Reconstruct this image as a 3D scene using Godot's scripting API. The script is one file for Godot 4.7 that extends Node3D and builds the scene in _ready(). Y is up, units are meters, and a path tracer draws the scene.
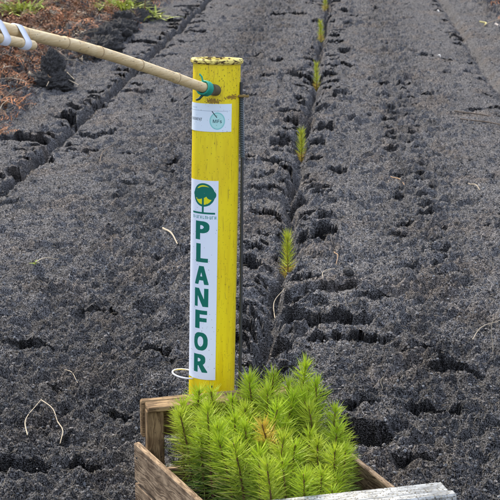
extends Node3D

# ---------------------------------------------------------------- globals
var rng := RandomNumberGenerator.new()
var n_big: FastNoiseLite
var n_mid: FastNoiseLite
var n_cell: FastNoiseLite
var n_cell2: FastNoiseLite
var n_cell3: FastNoiseLite
var n_warp: FastNoiseLite
var n_fine: FastNoiseLite
var n_plate: FastNoiseLite
var n_tone: FastNoiseLite
var used := {}
var M := {}
# footprints and hollows beside the planted furrow: x, z, half width, half length, depth
const HOLES := [
	[-0.088, -5.25, 0.058, 0.14, 0.085], [-0.058, -6.41, 0.048, 0.12, 0.075], [0.0, -4.50, 0.042, 0.075, 0.05],
	[-0.200, -3.91, 0.056, 0.088, 0.10], [-0.172, -5.20, 0.020, 0.07, 0.055], [-0.352, -4.84, 0.046, 0.10, 0.075],
	[-0.128, -7.52, 0.052, 0.16, 0.08], [-0.165, -7.02, 0.045, 0.11, 0.07], [-0.345, -7.0, 0.055, 0.10, 0.06],
	[-0.045, -8.72, 0.052, 0.12, 0.07], [-0.055, -10.72, 0.055, 0.17, 0.07], [-0.03, -12.6, 0.055, 0.16, 0.07],
	[-0.075, -13.75, 0.06, 0.18, 0.07], [-0.205, -5.78, 0.055, 0.08, 0.065], [0.055, -3.24, 0.085, 0.07, 0.085],
	[-0.33, -4.30, 0.06, 0.05, 0.06], [-0.40, -4.12, 0.06, 0.05, 0.055], [-0.11, -4.32, 0.075, 0.035, 0.05],
	[-0.13, -9.42, 0.06, 0.10, 0.05], [-0.36, -9.55, 0.10, 0.07, 0.04], [-0.15, -11.3, 0.06, 0.12, 0.05], [-0.17, -8.10, 0.06, 0.07, 0.05],
	[-0.47, -3.45, 0.07, 0.04, 0.045], [-0.78, -3.02, 0.09, 0.05, 0.06], [-0.58, -4.95, 0.05, 0.045, 0.045]]

# cracks where slices of crust have parted: x, z pairs from left to right, then the lift behind and the drop in front
const CRACKS := [
	[-0.226, -4.065, -0.206, -4.154, -0.177, -4.207, -0.098, -4.202, -0.004, -4.219, 0.099, -4.197, 0.018, 0.055],
	[-0.138, -4.006, -0.088, -4.047, -0.018, -4.042, 0.058, -4.057, 0.139, -4.035, 0.014, 0.045],
	[-0.354, -4.266, -0.301, -4.249, -0.264, -4.180, -0.240, -4.045, 0.020, 0.060],
	[-0.355, -4.134, -0.303, -4.108, -0.253, -3.997, 0.016, 0.050],
	[-0.373, -3.989, -0.318, -3.983, -0.269, -3.888, 0.014, 0.045],
	[-0.387, -6.538, -0.328, -6.519, -0.271, -6.410, -0.236, -6.115, 0.014, 0.050],
	[-0.385, -7.732, -0.325, -7.769, -0.260, -7.678, 0.012, 0.045],
	[-0.385, -6.064, -0.305, -6.069, -0.239, -5.975, 0.010, 0.040],
	[-0.487, -9.461, -0.379, -9.469, -0.259, -9.339, -0.141, -9.440, 0.010, 0.040],
	[-0.266, -7.377, -0.205, -7.499, -0.106, -7.417, 0.010, 0.035],
	[-0.218, -5.996, -0.163, -6.080, -0.061, -6.047, 0.008, 0.030],
	[-0.417, -5.543, -0.354, -5.582, -0.311, -5.551, -0.248, -5.423, 0.012, 0.040],
	[-0.221, -5.457, -0.177, -5.561, -0.075, -5.602, 0.010, 0.035],
	[-0.402, -5.046, -0.348, -5.078, -0.294, -4.997, 0.010, 0.035],
	[-0.156, -4.477, -0.073, -4.506, -0.023, -4.498, 0.010, 0.030],
	[0.011, -4.400, 0.093, -4.384, 0.175, -4.423, 0.008, 0.030],
	[-0.340, -4.604, -0.290, -4.584, -0.259, -4.516, 0.012, 0.045],
	[-0.231, -4.382, -0.187, -4.430, -0.114, -4.424, 0.010, 0.035],
	[-1.738, -6.963, -1.642, -6.997, -1.522, -6.926, 0.016, 0.050],
	[-1.667, -7.608, -1.591, -7.677, -1.483, -7.528, 0.012, 0.045],
	[-1.459, -7.261, -1.347, -7.241, -1.229, -7.336, 0.008, 0.030],
	[-1.564, -6.143, -1.506, -6.190, -1.423, -6.112, 0.014, 0.045],
	[-1.540, -6.549, -1.478, -6.601, -1.391, -6.489, 0.012, 0.045],
	[-1.536, -8.120, -1.483, -8.160, -1.406, -8.059, 0.012, 0.045],
	[-1.445, -6.802, -1.316, -6.786, -1.200, -6.845, 0.007, 0.030],
	[-1.152, -8.367, -1.027, -8.339, -0.963, -8.418, 0.006, 0.028],
	[0.559, -10.293, 0.690, -10.412, 0.752, -10.147, 0.008, 0.035],
	[-0.155, -10.241, -0.044, -10.037, 0.035, -9.939, 0.008, 0.035],
	[-0.801, -13.456, -0.595, -13.564, -0.398, -13.393, 0.008, 0.035],
	[-0.253, -13.223, -0.114, -13.414, 0.074, -13.247, 0.008, 0.030],
	[-1.033, -3.904, -0.952, -3.947, -0.846, -3.882, 0.012, 0.035],
	[-0.885, -4.228, -0.812, -4.275, -0.706, -4.220, 0.012, 0.035],
	[-0.631, -3.844, -0.561, -3.875, -0.487, -3.828, 0.014, 0.040],
	[-0.633, -3.355, -0.586, -3.387, -0.532, -3.342, 0.014, 0.040],
	[-0.668, -3.010, -0.613, -3.036, -0.546, -2.996, 0.016, 0.050],
	[-0.010, -3.287, 0.045, -3.298, 0.102, -3.257, 0.020, 0.060],
	[0.145, -3.446, 0.225, -3.480, 0.327, -3.446, 0.014, 0.040],
	[0.213, -3.794, 0.300, -3.826, 0.410, -3.784, 0.012, 0.035],
	[0.099, -3.123, 0.159, -3.115, 0.232, -3.144, 0.014, 0.040],
	[-0.025, -3.469, 0.041, -3.496, 0.106, -3.465, 0.012, 0.035],
	[0.146, -3.962, 0.221, -3.986, 0.308, -3.956, 0.010, 0.032],
]
var cracks := []
var crack_span := []
var n_edge: FastNoiseLite
var act_h := []
var act_c := []
var last_z := 1e9
var steep := 0.0
var und := Vector2.ZERO  # how far hgt() pushes the soil sideways under an overhanging lip

func _ready() -> void:
	rng.seed = 20240611
	setup_view()
	setup_noise()
	setup_cracks()
	setup_materials()
	build_ground()
	build_crate()
	build_tube()
	build_stick()
	build_crate_seedlings()
	build_planted_seedlings()
	build_clods()
	build_straws()
	build_litter()
	build_crumbs()

# ---------------------------------------------------------------- camera, sky, sun, exposure
func setup_view() -> void:
	var cam := Camera3D.new()
	cam.name = "camera"
	cam.position = Vector3(0, 1.38, 0)
	cam.rotation_degrees = Vector3(-15.414, 4.135, 0)
	cam.fov = 20.2493
	cam.near = 0.05
	cam.far = 1500.0
	var at := CameraAttributesPhysical.new()
	at.frustum_focal_length = 67.2
	at.frustum_focus_distance = 3.4
	at.exposure_aperture = 16.0
	at.frustum_far = 1500.0
	cam.attributes = at
	add_child(cam)
	cam.fov = 20.2493
	cam.current = true
	var env := Environment.new()
	env.background_mode = Environment.BG_SKY
	var sky := Sky.new()
	var sm := ProceduralSkyMaterial.new()
	sm.sky_top_color = Color(0.79, 0.83, 0.915)
	sm.sky_horizon_color = Color(0.65, 0.688, 0.745)
	sm.ground_bottom_color = Color(0.20, 0.19, 0.18)
	sm.ground_horizon_color = Color(0.5, 0.5, 0.5)
	sm.sky_curve = 0.3
	sm.sky_energy_multiplier = 0.75
	sky.sky_material = sm
	env.sky = sky
	env.ambient_light_source = Environment.AMBIENT_SOURCE_SKY
	env.tonemap_mode = Environment.TONE_MAPPER_LINEAR
	env.tonemap_exposure = 4.2
	env.sdfgi_enabled = true
	env.ssao_enabled = true
	env.ssil_enabled = true
	var we := WorldEnvironment.new()
	we.name = "world_environment"
	we.environment = env
	add_child(we)
	var sun := DirectionalLight3D.new()
	sun.name = "sun"
	sun.light_energy = 0.5
	sun.light_angular_distance = 10.0
	sun.light_color = Color(1.0, 0.95, 0.87)
	sun.shadow_enabled = true
	add_child(sun)
	# high sun beyond the planted row, a little to the left, behind thin cloud
	sun.look_at_from_position(Vector3(-2.7, 4.2, -3.5), Vector3.ZERO, Vector3.UP)

func noise(kind: int, freq: float, oct: int, s: int) -> FastNoiseLite:
	var n := FastNoiseLite.new()
	n.noise_type = kind
	n.frequency = freq
	n.seed = s
	n.fractal_type = FastNoiseLite.FRACTAL_FBM if oct > 1 else FastNoiseLite.FRACTAL_NONE
	n.fractal_octaves = oct
	return n

func setup_noise() -> void:
	n_big = noise(FastNoiseLite.TYPE_SIMPLEX_SMOOTH, 1.1, 2, 3)
	n_mid = noise(FastNoiseLite.TYPE_SIMPLEX_SMOOTH, 11.0, 4, 5)
	n_mid.fractal_gain = 0.55
	n_cell = noise(FastNoiseLite.TYPE_CELLULAR, 17.0, 1, 7)
	n_cell.cellular_return_type = FastNoiseLite.RETURN_DISTANCE
	n_cell2 = noise(FastNoiseLite.TYPE_CELLULAR, 43.0, 1, 17)
	n_cell2.cellular_return_type = FastNoiseLite.RETURN_DISTANCE
	n_cell3 = noise(FastNoiseLite.TYPE_CELLULAR, 84.0, 1, 19)
	n_cell3.cellular_return_type = FastNoiseLite.RETURN_DISTANCE
	n_warp = noise(FastNoiseLite.TYPE_SIMPLEX_SMOOTH, 2.6, 3, 9)
	n_fine = noise(FastNoiseLite.TYPE_SIMPLEX, 42.0, 4, 11)
	n_fine.fractal_gain = 0.65
	n_plate = noise(FastNoiseLite.TYPE_SIMPLEX_SMOOTH, 1.7, 2, 13)
	n_edge = noise(FastNoiseLite.TYPE_SIMPLEX_SMOOTH, 13.0, 2, 21)
	n_tone = noise(FastNoiseLite.TYPE_SIMPLEX_SMOOTH, 1.3, 5, 15)

# ---------------------------------------------------------------- naming helpers
func numbered(called: String) -> String:
	if not used.has(called):
		used[called] = 0
		return called
	used[called] += 1
	return "%s_%03d" % [called, used[called]]

func tag(o: Node, label: String, category: String, group := "") -> void:
	o.set_meta("label", label)
	o.set_meta("category", category)
	if group != "":
		o.set_meta("group", group)

func thing(called: String, label: String, category: String, at: Vector3, group := "") -> Node3D:
	var o := Node3D.new()
	o.name = numbered(called)
	add_child(o)
	o.position = at
	tag(o, label, category, group)
	return o

func part(called: String, mesh: Mesh, mat: Material, parent: Node) -> MeshInstance3D:
	var o := MeshInstance3D.new()
	o.name = called
	o.mesh = mesh
	o.material_override = mat
	parent.add_child(o, true)
	return o

func single(called: String, mesh: Mesh, mat: Material, label: String, category: String, at: Vector3, group := "") -> MeshInstance3D:
	var o := MeshInstance3D.new()
	o.name = numbered(called)
	o.mesh = mesh
	o.material_override = mat
	add_child(o)
	o.position = at
	tag(o, label, category, group)
	return o

# ---------------------------------------------------------------- materials
func lin(r: float, g: float, b: float) -> Color:
	return Color(r, g, b).linear_to_srgb()

func tex(img: Image) -> ImageTexture:
	img.generate_mipmaps()
	return ImageTexture.create_from_image(img)

func grain_image(size: int, freq: float, oct: int, s: int, lo: float, hi: float, gain := 0.6) -> Image:
	var n := noise(FastNoiseLite.TYPE_SIMPLEX, freq, oct, s)
	n.fractal_gain = gain
	var img := n.get_seamless_image(size, size)
	img.convert(Image.FORMAT_RGB8)
	var data := img.get_data()
	for i in data.size():
		data[i] = int(clampf(lo + (hi - lo) * data[i] / 255.0, 0.0, 1.0) * 255.0)
	return Image.create_from_data(size, size, false, Image.FORMAT_RGB8, data)

func speckle_image(size: int) -> Image:
	# black peat mixed with pale sand and ash: grains of about 1, 3 and 9 mm
	var a := noise(FastNoiseLite.TYPE_SIMPLEX, 0.24, 2, 31).get_seamless_image(size, size)
	var b := noise(FastNoiseLite.TYPE_SIMPLEX, 0.085, 2, 35).get_seamless_image(size, size)
	var c := noise(FastNoiseLite.TYPE_SIMPLEX, 0.030, 3, 37).get_seamless_image(size, size)
	for im in [a, b, c]:
		im.convert(Image.FORMAT_L8)
	var da := a.get_data()
	var db := b.get_data()
	var dc := c.get_data()
	var out := PackedByteArray()
	out.resize(size * size)
	for i in size * size:
		var v := 0.5 + 0.55 * (da[i] / 255.0 - 0.5) + 1.0 * (db[i] / 255.0 - 0.5) + 0.45 * (dc[i] / 255.0 - 0.5)
		out[i] = int(clampf(0.07 + 2.3 * v * v * v, 0.05, 1.0) * 255.0)
	return Image.create_from_data(size, size, false, Image.FORMAT_L8, out)

func plain(c: Color, rough: float, vertex := false) -> StandardMaterial3D:
	var m := StandardMaterial3D.new()
	m.albedo_color = c
	m.roughness = rough
	m.metallic_specular = 0.4
	m.vertex_color_use_as_albedo = vertex
	m.cull_mode = BaseMaterial3D.CULL_DISABLED
	return m

func wood_image(s: int, dark: Color, light: Color) -> Image:
	# grain runs along the picture's width
	var w := 512
	var h := 256
	var img := Image.create(w, h, false, Image.FORMAT_RGB8)
	var a := noise(FastNoiseLite.TYPE_SIMPLEX_SMOOTH, 1.0, 4, s)
	var b := noise(FastNoiseLite.TYPE_SIMPLEX_SMOOTH, 1.0, 3, s + 1)
	for y in h:
		for x in w:
			var bend := 6.0 * b.get_noise_2d(y * 0.012, x * 0.006)
			var g := a.get_noise_2d((y + bend * 3.0) * 0.11, x * 0.006)
			var fine := a.get_noise_2d(y * 0.6 + 50.0, x * 0.03)
			var blot := b.get_noise_2d(y * 0.02 + 9.0, x * 0.016)
			var t := clampf(0.5 + 0.9 * g + 0.45 * fine + 0.6 * blot, 0.0, 1.0)
			var c := dark.lerp(light, t)
			if a.get_noise_2d(y * 0.09 + 300.0, x * 0.05) > 0.52:
				c = c.lerp(Color(0.13, 0.1, 0.08), 0.7)
			img.set_pixel(x, y, c)
	return img

func wood_material(s: int, dark: Color, light: Color) -> StandardMaterial3D:
	var m := plain(Color.WHITE, 0.85)
	m.albedo_texture = tex(wood_image(s, dark, light))
	m.uv1_triplanar = true
	m.uv1_scale = Vector3(2.6, 6.0, 6.0)
	m.heightmap_enabled = true
	m.heightmap_texture = m.albedo_texture
	m.heightmap_scale = 0.12
	return m

func setup_materials() -> void:
	var soil := plain(Color.WHITE, 0.95, true)
	soil.metallic_specular = 0.25
	soil.albedo_texture = tex(speckle_image(1024))
	soil.uv1_triplanar = true
	soil.uv1_world_triplanar = true
	soil.uv1_scale = Vector3(2.3, 2.3, 2.3)
	soil.heightmap_enabled = true
	soil.heightmap_texture = tex(grain_image(1024, 0.05, 5, 33, -0.1, 1.1, 0.7))
	soil.heightmap_scale = 0.5
	M.soil = soil
	var crumb := plain(Color.WHITE, 0.95, true)
	crumb.metallic_specular = 0.25
	M.crumb = crumb
	var clod := plain(lin(0.19, 0.185, 0.185), 0.95)
	clod.albedo_texture = soil.albedo_texture
	clod.heightmap_enabled = true
	clod.heightmap_texture = soil.heightmap_texture
	clod.heightmap_scale = 0.6
	clod.uv1_triplanar = true
	clod.uv1_scale = Vector3(3, 3, 3)
	M.clod = clod
	var needle := plain(Color.WHITE, 0.55, true)
	needle.backlight_enabled = true
	needle.backlight = Color(0.7, 0.7, 0.7)
	M.needle = needle
	M.stem = plain(lin(0.13, 0.06, 0.035), 0.8)
	M.plug = plain(lin(0.04, 0.03, 0.022), 0.95)
	M.wood_side = wood_material(41, Color(0.36, 0.29, 0.22), Color(0.68, 0.59, 0.48))
	M.wood_end = wood_material(43, Color(0.34, 0.26, 0.17), Color(0.60, 0.50, 0.36))
	M.wood_pale = wood_material(47, Color(0.50, 0.50, 0.48), Color(0.84, 0.84, 0.80))
	var pale := wood_image(47, Color(0.50, 0.50, 0.49), Color(0.78, 0.78, 0.76))
	soil_marks(pale, 9, 40.0)
	M.wood_pale.albedo_texture = tex(pale)
	M.steel = plain(lin(0.06, 0.062, 0.065), 0.5)
	M.steel.metallic = 0.5
	M.spring = plain(lin(0.13, 0.16, 0.18), 0.45)
	M.spring.metallic = 0.6
	M.rust = plain(lin(0.22, 0.15, 0.05), 0.8)
	M.zinc = plain(lin(0.75, 0.76, 0.8), 0.35)
	M.zinc.metallic = 0.5
	M.straw = plain(lin(0.40, 0.34, 0.25), 0.8)
	M.straw_dark = plain(lin(0.09, 0.07, 0.055), 0.85)
	M.straw_red = plain(lin(0.34, 0.22, 0.13), 0.8)
	M.leaf = plain(Color.WHITE, 0.6, true)
	M.leaf.backlight_enabled = true
	M.leaf.backlight = Color(0.5, 0.5, 0.5)
	M.litter = plain(Color.WHITE, 0.8, true)
	M.litter.backlight_enabled = true
	M.litter.backlight = Color(0.3, 0.3, 0.3)

# ---------------------------------------------------------------- ground
func ss(a: float, b: float, x: float) -> float:
	var t := clampf((x - a) / (b - a), 0.0, 1.0)
	return t * t * (3.0 - 2.0 * t)

func set_row(z: float) -> void:
	last_z = z
	act_h = HOLES.filter(func(o): return absf(z - o[1]) < 1.7 * o[3])
	act_c = []
	for i in cracks.size():
		var sp: Vector2 = crack_span[i]
		if z > sp.x and z < sp.y:
			act_c.append(cracks[i])

func arc(x0: float, z0: float, x1: float, z1: float, bow: float, lift: float, drop: float) -> void:
	# a crack of five points from left to right
	var o := []
	for i in 5:
		var f := i / 4.0
		o.append(lerpf(x0, x1, f))
		o.append(lerpf(z0, z1, f) + bow * sin(f * PI))
	o.append(lift)
	o.append(drop)
	cracks.append(o)

func furrow_x(z: float) -> float:
	return 0.030 * n_warp.get_noise_2d(3.0, z * 0.5) + 0.007 * n_mid.get_noise_2d(7.0, z)

func setup_cracks() -> void:
	cracks = CRACKS.duplicate()
	var r := RandomNumberGenerator.new()
	r.seed = 1717
	var z := -3.3
	# slices turned up on both sides of the planted furrow
	while z > -15.5:
		var c := -0.235 + furrow_x(z)
		var l := r.randf_range(0.05, 0.20)
		if r.randf() < 0.8:
			arc(c - 0.012 - l, z + r.randf_range(-0.03, 0.03), c - 0.012, z + r.randf_range(0.02, 0.08), -0.02, r.randf_range(0.004, 0.012), r.randf_range(0.02, 0.042))
		l = r.randf_range(0.05, 0.20)
		if r.randf() < 0.8:
			var zz := z + r.randf_range(-0.06, 0.06)
			arc(c + 0.012, zz + r.randf_range(0.02, 0.08), c + 0.012 + l, zz + r.randf_range(-0.03, 0.03), -0.02, r.randf_range(0.004, 0.012), r.randf_range(0.02, 0.042))
		z -= r.randf_range(0.10, 0.24) * clampf(-z / 6.0, 0.8, 1.8)
	# broken lip of the left cut
	z = -4.8
	while z > -15.5:
		var c := -1.50 + 0.6 * furrow_x(z)
		var l := r.randf_range(0.05, 0.15)
		if r.randf() < 0.15:
			l *= 2.2
		arc(c - 0.01 - l, z - r.randf_range(0.0, 0.04), c - 0.004, z + r.randf_range(0.0, 0.04), -0.01, r.randf_range(0.004, 0.012), r.randf_range(0.03, 0.055))
		if r.randf() < 0.4:
			l = r.randf_range(0.08, 0.26)
			arc(c + 0.02, z + r.randf_range(-0.05, 0.05), c + 0.02 + l, z + r.randf_range(-0.06, 0.02), 0.0, r.randf_range(0.002, 0.007), r.randf_range(0.014, 0.03))
		z -= r.randf_range(0.08, 0.17) * clampf(-z / 6.0, 0.8, 1.7)
	# right cut
	z = -8.0
	while z > -15.5:
		var c := 0.925 + 0.5 * furrow_x(z)
		arc(c - r.randf_range(0.04, 0.16), z, c - 0.01, z + 0.03, 0.0, 0.004, r.randf_range(0.014, 0.03))
		z -= r.randf_range(0.2, 0.5)
	# bars left by the tyre in the right track
	z = -4.7
	while z > -9.5:
		var c := 0.30 + r.randf_range(-0.015, 0.015)
		var l := r.randf_range(0.08, 0.12)
		arc(c - 0.03, z + 0.015, c + l, z - 0.02, -0.02, r.randf_range(0.005, 0.011), r.randf_range(0.020, 0.036))
		if r.randf() < 0.7:
			arc(c - 0.04 - l, z - 0.10, c - 0.03, z - 0.06, -0.01, r.randf_range(0.003, 0.008), r.randf_range(0.014, 0.03))
		z -= 0.155
	# shorter ones anywhere on the strip, more of them in the left track
	for i in 360:
		var d := 1.0 / lerpf(1.0 / 3.0, 1.0 / 15.0, r.randf())
		var x := r.randf_range(-1.42, 0.88)
		if i % 3 == 0:
			x = -0.80 + r.randfn(0.0, 0.16)
		var l := r.randf_range(0.025, 0.10) * clampf(d / 6.0, 0.8, 1.6)
		var tilt := r.randf_range(-0.25, 0.25) * l
		arc(x - l / 2.0, -d - tilt, x + l / 2.0, -d + tilt, r.randf_range(-0.2, 0.3) * l, r.randf_range(0.002, 0.009), lerpf(0.006, 0.032, pow(r.randf(), 2.0)))
	for o in cracks:
		var lo := 1e9
		var hi := -1e9
		for i in range(1, o.size() - 2, 2):
			lo = minf(lo, o[i])
			hi = maxf(hi, o[i])
		var sc := clampf(-lo / 5.0, 0.75, 2.2)
		crack_span.append(Vector2(lo - 0.16 * sc, hi + 0.13 * sc))

func crack(o: Array, x: float, z: float, jit: float) -> float:
	var n := (o.size() - 2) / 2
	var x0: float = o[0]
	var x1: float = o[2 * n - 2]
	if x <= x0 or x >= x1:
		return 0.0
	var k := 0
	while k < n - 2 and x > o[2 * k + 2]:
		k += 1
	var f: float = (x - o[2 * k]) / (o[2 * k + 2] - o[2 * k])
	var dz: float = z - lerpf(o[2 * k + 1], o[2 * k + 3], f) - jit
	var sc := clampf(-z / 5.0, 0.75, 2.2)
	var end := ss(0.0, 0.04, minf(x - x0, x1 - x))
	if dz < 0.0:
		steep = maxf(steep, end * minf(1.0, float(o[2 * n + 1]) * 40.0) * ss(-0.015 * sc, 0.0, dz))
		return end * float(o[2 * n]) * exp(dz / (0.05 * sc))
	var dr := ss(0.0, 0.010 * sc, dz)
	steep = maxf(steep, end * minf(1.0, float(o[2 * n + 1]) * 40.0) * ss(-0.012 * sc, 0.0, dz) * exp(-maxf(dz, 0.0) / (0.035 * sc)))
	und.y -= end * minf(1.4 * float(o[2 * n + 1]), 0.06) * sc * ss(0.25, 0.7, dr) * exp(-dz / (0.030 * sc))
	return end * (-1.25 * float(o[2 * n + 1]) * dr * exp(-dz / (0.035 * sc)) + float(o[2 * n]) * (1.0 - dr))

func hgt(x: float, z: float) -> float:
	if z != last_z:
		set_row(z)
	und = Vector2.ZERO
	var far := maxf(absf(x) - 8.0, absf(z + 8.0) - 14.0)
	var h := 0.022 * n_big.get_noise_2d(x, z)
	if far > 0.0:
		return h
	var w := n_warp.get_noise_2d(x, z)
	var w2 := n_warp.get_noise_2d(x + 31.0, z - 17.0)
	# how torn up the surface is
	var xl := (x + 0.80 + 0.10 * w) / 0.26
	var xr := (x - 0.30 + 0.08 * w) / 0.20
	var tl := exp(-xl * xl)
	var tr := exp(-xr * xr)
	var near := ss(-5.2, -3.6, z)
	var rough := clampf(0.22 + 0.75 * tl + 0.55 * tr + 0.65 * near * (0.6 + w) + 0.3 * w2, 0.12, 1.25)
	h -= 0.018 * tl + 0.016 * tr
	# clods
	var c1 := -n_cell.get_noise_2d(x + 0.03 * w, z + 0.03 * w2)
	var md := n_mid.get_noise_2d(x, z)
	var fi := n_fine.get_noise_2d(x, z)
	var c2 := -n_cell2.get_noise_2d(x + 0.02 * md, z + 0.012 * fi)
	var c3 := -n_cell3.get_noise_2d(x + 0.006 * fi, z)
	h += 0.028 * rough * (c1 - 0.5)
	var fineh := (0.0032 + 0.012 * rough) * (c2 - 0.5) + (0.003 + 0.004 * rough) * (c3 - 0.5) + (0.0028 + 0.0035 * rough) * fi
	h += md * (0.007 + 0.013 * rough)
	# tyre lugs pressed in the right track
	if tr > 0.08:
		var lug := sin((z + 0.45 * absf(x - 0.31) + 0.02 * w) * TAU / 0.155)
		h += tr * 0.019 * ss(-0.3, 0.5, lug) * (1.0 - 0.6 * near)
	if tl > 0.1:
		var lug2 := sin((z - 0.4 * absf(x + 0.82) + 0.05 * w) * TAU / 0.17)
		h += tl * 0.013 * ss(-0.3, 0.5, lug2) * (1.0 - near)
	# slices of crusted soil, each with a steep front edge
	var wob := furrow_x(z)
	var dc := x + 0.235 - wob - 0.020 * md
	var ac := absf(dc)
	var pm := 0.45 + 0.60 * exp(-(dc * dc) / 0.12)
	if x < -0.95:
		pm = 0.65
	var bend := 0.13 * exp(-ac / 0.07)
	var p1 := n_plate.get_noise_2d(x * 0.9, z * 2.0)
	var q := (z - bend) * 6.5 + 1.5 * w + 0.7 * p1
	var s := q - floorf(q)
	var a1 := ss(-0.15, 0.35, n_plate.get_noise_2d(x * 1.3 + 40.0, floorf(q) * 3.7))
	h += pm * 0.042 * a1 * ((s / 0.88) if s < 0.88 else (1.0 - s) / 0.12 ) - pm * 0.018 * a1
	var q2 := (z - 0.7 * bend) * 19.0 + 1.8 * w2 + 1.0 * w
	var s2 := q2 - floorf(q2)
	var a2 := ss(-0.2, 0.3, n_plate.get_noise_2d(x * 2.1 - 20.0, floorf(q2) * 2.9))
	fineh += pm * (1.0 - 0.5 * rough) * 0.021 * a2 * ((s2 / 0.85) if s2 < 0.85 else (1.0 - s2) / 0.15)
	# small flakes with steep front edges
	var q3 := z * 27.0 + 1.6 * n_mid.get_noise_2d(x * 0.45 + 5.0, z * 0.45) + 1.4 * w
	var s3 := q3 - floorf(q3)
	var a3 := ss(-0.25, 0.25, n_mid.get_noise_2d(x * 0.8 + 11.0, floorf(q3) * 0.37))
	fineh += 0.014 * a3 * ((s3 / 0.80) if s3 < 0.80 else (1.0 - s3) / 0.20)
	# planted furrow
	var k := 0.55 + 0.55 * n_plate.get_noise_2d(90.0, z * 1.6) + 0.15
	h -= clampf(k, 0.45, 1.1) * (0.115 * exp(-(dc * dc) / 0.00050) + 0.018 * exp(-(dc * dc) / 0.005))
	# left cut: raised strip with a ragged lip
	var dl := x + 1.50 - 0.6 * wob - 0.030 * md - 0.025 * (c1 - 0.5)
	var lip := 1.0 - ss(-0.03, 0.0, dl)
	h += 0.022 * lip * (1.0 - ss(0.15, 0.45, -dl))
	h -= 0.085 * exp(-(dl - 0.014) * (dl - 0.014) / 0.00045)
	if dl < 0.03 and dl > -0.30:
		var ql := (z + 0.35 * dl) * 7.5 + 1.2 * w2
		var sl := ql - floorf(ql)
		h -= 0.045 * exp(-(sl - 0.5) * (sl - 0.5) / 0.016) * ss(0.30, 0.02, -dl) * ss(-0.1, 0.3, n_plate.get_noise_2d(70.0, floorf(ql) * 5.3))
	# right cut, shallower
	var dr := x - 0.925 - 0.5 * wob
	h -= 0.040 * exp(-dr * dr / 0.0016)
	h += 0.022 * ss(0.0, 0.06, dr)
	# thrown-up edges of the strip
	var e := ss(0.24, 0.62, -dl + 0.10 * w)
	if e > 0.0:
		h += e * (0.05 + 0.05 * w2 + 0.07 * (c1 - 0.5) + 0.09 * md + 0.03 * n_big.get_noise_2d(x * 3.0, z * 3.0))
		h += 0.05 * ss(0.5, 2.5, -dl)
	var e2 := ss(0.16, 0.45, dr + 0.08 * w)
	if e2 > 0.0:
		h += e2 * (0.04 + 0.05 * w2 + 0.06 * (c1 - 0.5) + 0.08 * md)
	# footprints and hollows
	var ed := n_edge.get_noise_2d(x, z)
	steep = 0.0
	for o in act_c:
		h += crack(o, x, z, 0.035 * ed)
	for o in act_h:
		var dz: float = (z - o[1]) / o[3]
		var dx: float = (x - o[0]) / o[2]
		if absf(dx) > 1.7:
			continue
		var r := sqrt(dx * dx + dz * dz) + 0.32 * ed + 0.10 * w
		var wv := 1.0 - ss(0.70, 1.0, r)
		h -= 1.7 * o[4] * wv
		steep = maxf(steep, wv)
		und += Vector2(x - o[0], z - o[1]) * 0.55 * ss(0.12, 0.55, wv)
		h += 0.010 * exp(-(r - 1.2) * (r - 1.2) / 0.04)
	h += fineh * (1.0 - 0.85 * steep)
	# pressed flat where the crate and the tool stand
	var bx := (x + 0.12) / 0.40
	var bz := (z + 2.63) / 0.42
	var bb := bx * bx + bz * bz
	if bb < 1.3:
		h *= ss(0.55, 1.3, bb)
		h -= 0.004 * (1.0 - ss(0.55, 1.3, bb))
	return h

func axis_x() -> PackedFloat32Array:
	var a := PackedFloat32Array()
	var x := -4.9
	while x < -0.95:
		a.append(x)
		x += 0.009
	while x < 0.62:
		a.append(x)
		x += 0.005
	while x < 2.7:
		a.append(x)
		x += 0.010
	var st := 0.02
	var right := PackedFloat32Array()
	while x < 500.0:
		right.append(x)
		x += st
		st *= 1.3
	st = 0.02
	x = -4.9
	var left := []
	while x > -500.0:
		x -= st
		st *= 1.3
		left.push_front(x)
	var all := PackedFloat32Array(left)
	all.append_array(a)
	all.append_array(right)
	return all

func axis_z() -> PackedFloat32Array:
	var a := []
	var d := 2.2
	while d < 16.5:
		a.append(-d)
		d += 0.0021 * d
	var st := 0.05
	while d < 600.0:
		a.append(-d)
		d += st
		st *= 1.3
	st = 0.012
	d = 2.2
	while d > -300.0:
		d -= st
		st *= 1.3
		a.push_front(-d)
	a.reverse()
	return PackedFloat32Array(a)

func soil_color(x: float, z: float) -> Color:
	var t := n_tone.get_noise_2d(x * 1.6, z)
	var t2 := n_tone.get_noise_2d(x * 5.0 + 60.0, z * 4.0)
	var v := 0.33 + 0.08 * t + 0.07 * t2
	var dark_zone := exp(-pow((x + 0.80) / 0.30, 2.0)) * 0.5 + exp(-pow((x - 0.30) / 0.22, 2.0)) * 0.4
	# darker blotches with noisy edges left and right of where the crate stands
	dark_zone += 0.55 * exp(-pow((x + 0.75) / 0.55, 4.0) - pow((z + 3.3) / 1.0, 4.0)) + 0.55 * exp(-pow((x - 0.30) / 0.50, 4.0) - pow((z + 3.2) / 1.0, 4.0))
	v *= 1.0 - 0.42 * ss(0.32, 0.48, dark_zone * 0.8 + 0.75 * t2 + 0.25 * t)
	var c := Color(v * 1.0, v * 0.985, v * 1.02)
	var br := ss(0.05, 0.5, n_tone.get_noise_2d(x * 2.0 - 80.0, z * 1.5 + 33.0))
	c = c.lerp(Color(v * 1.25, v * 1.0, v * 0.80), 0.35 * br)
	if x < -1.75:
		c = c.lerp(Color(0.15, 0.105, 0.08), ss(-1.8, -2.4, x) * clampf(0.5 + t2, 0.0, 1.0))
	if x > 1.15:
		c = c.lerp(Color(0.16, 0.11, 0.085), ss(1.15, 1.6, x) * clampf(0.4 + t2, 0.0, 1.0))
	return c

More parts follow.
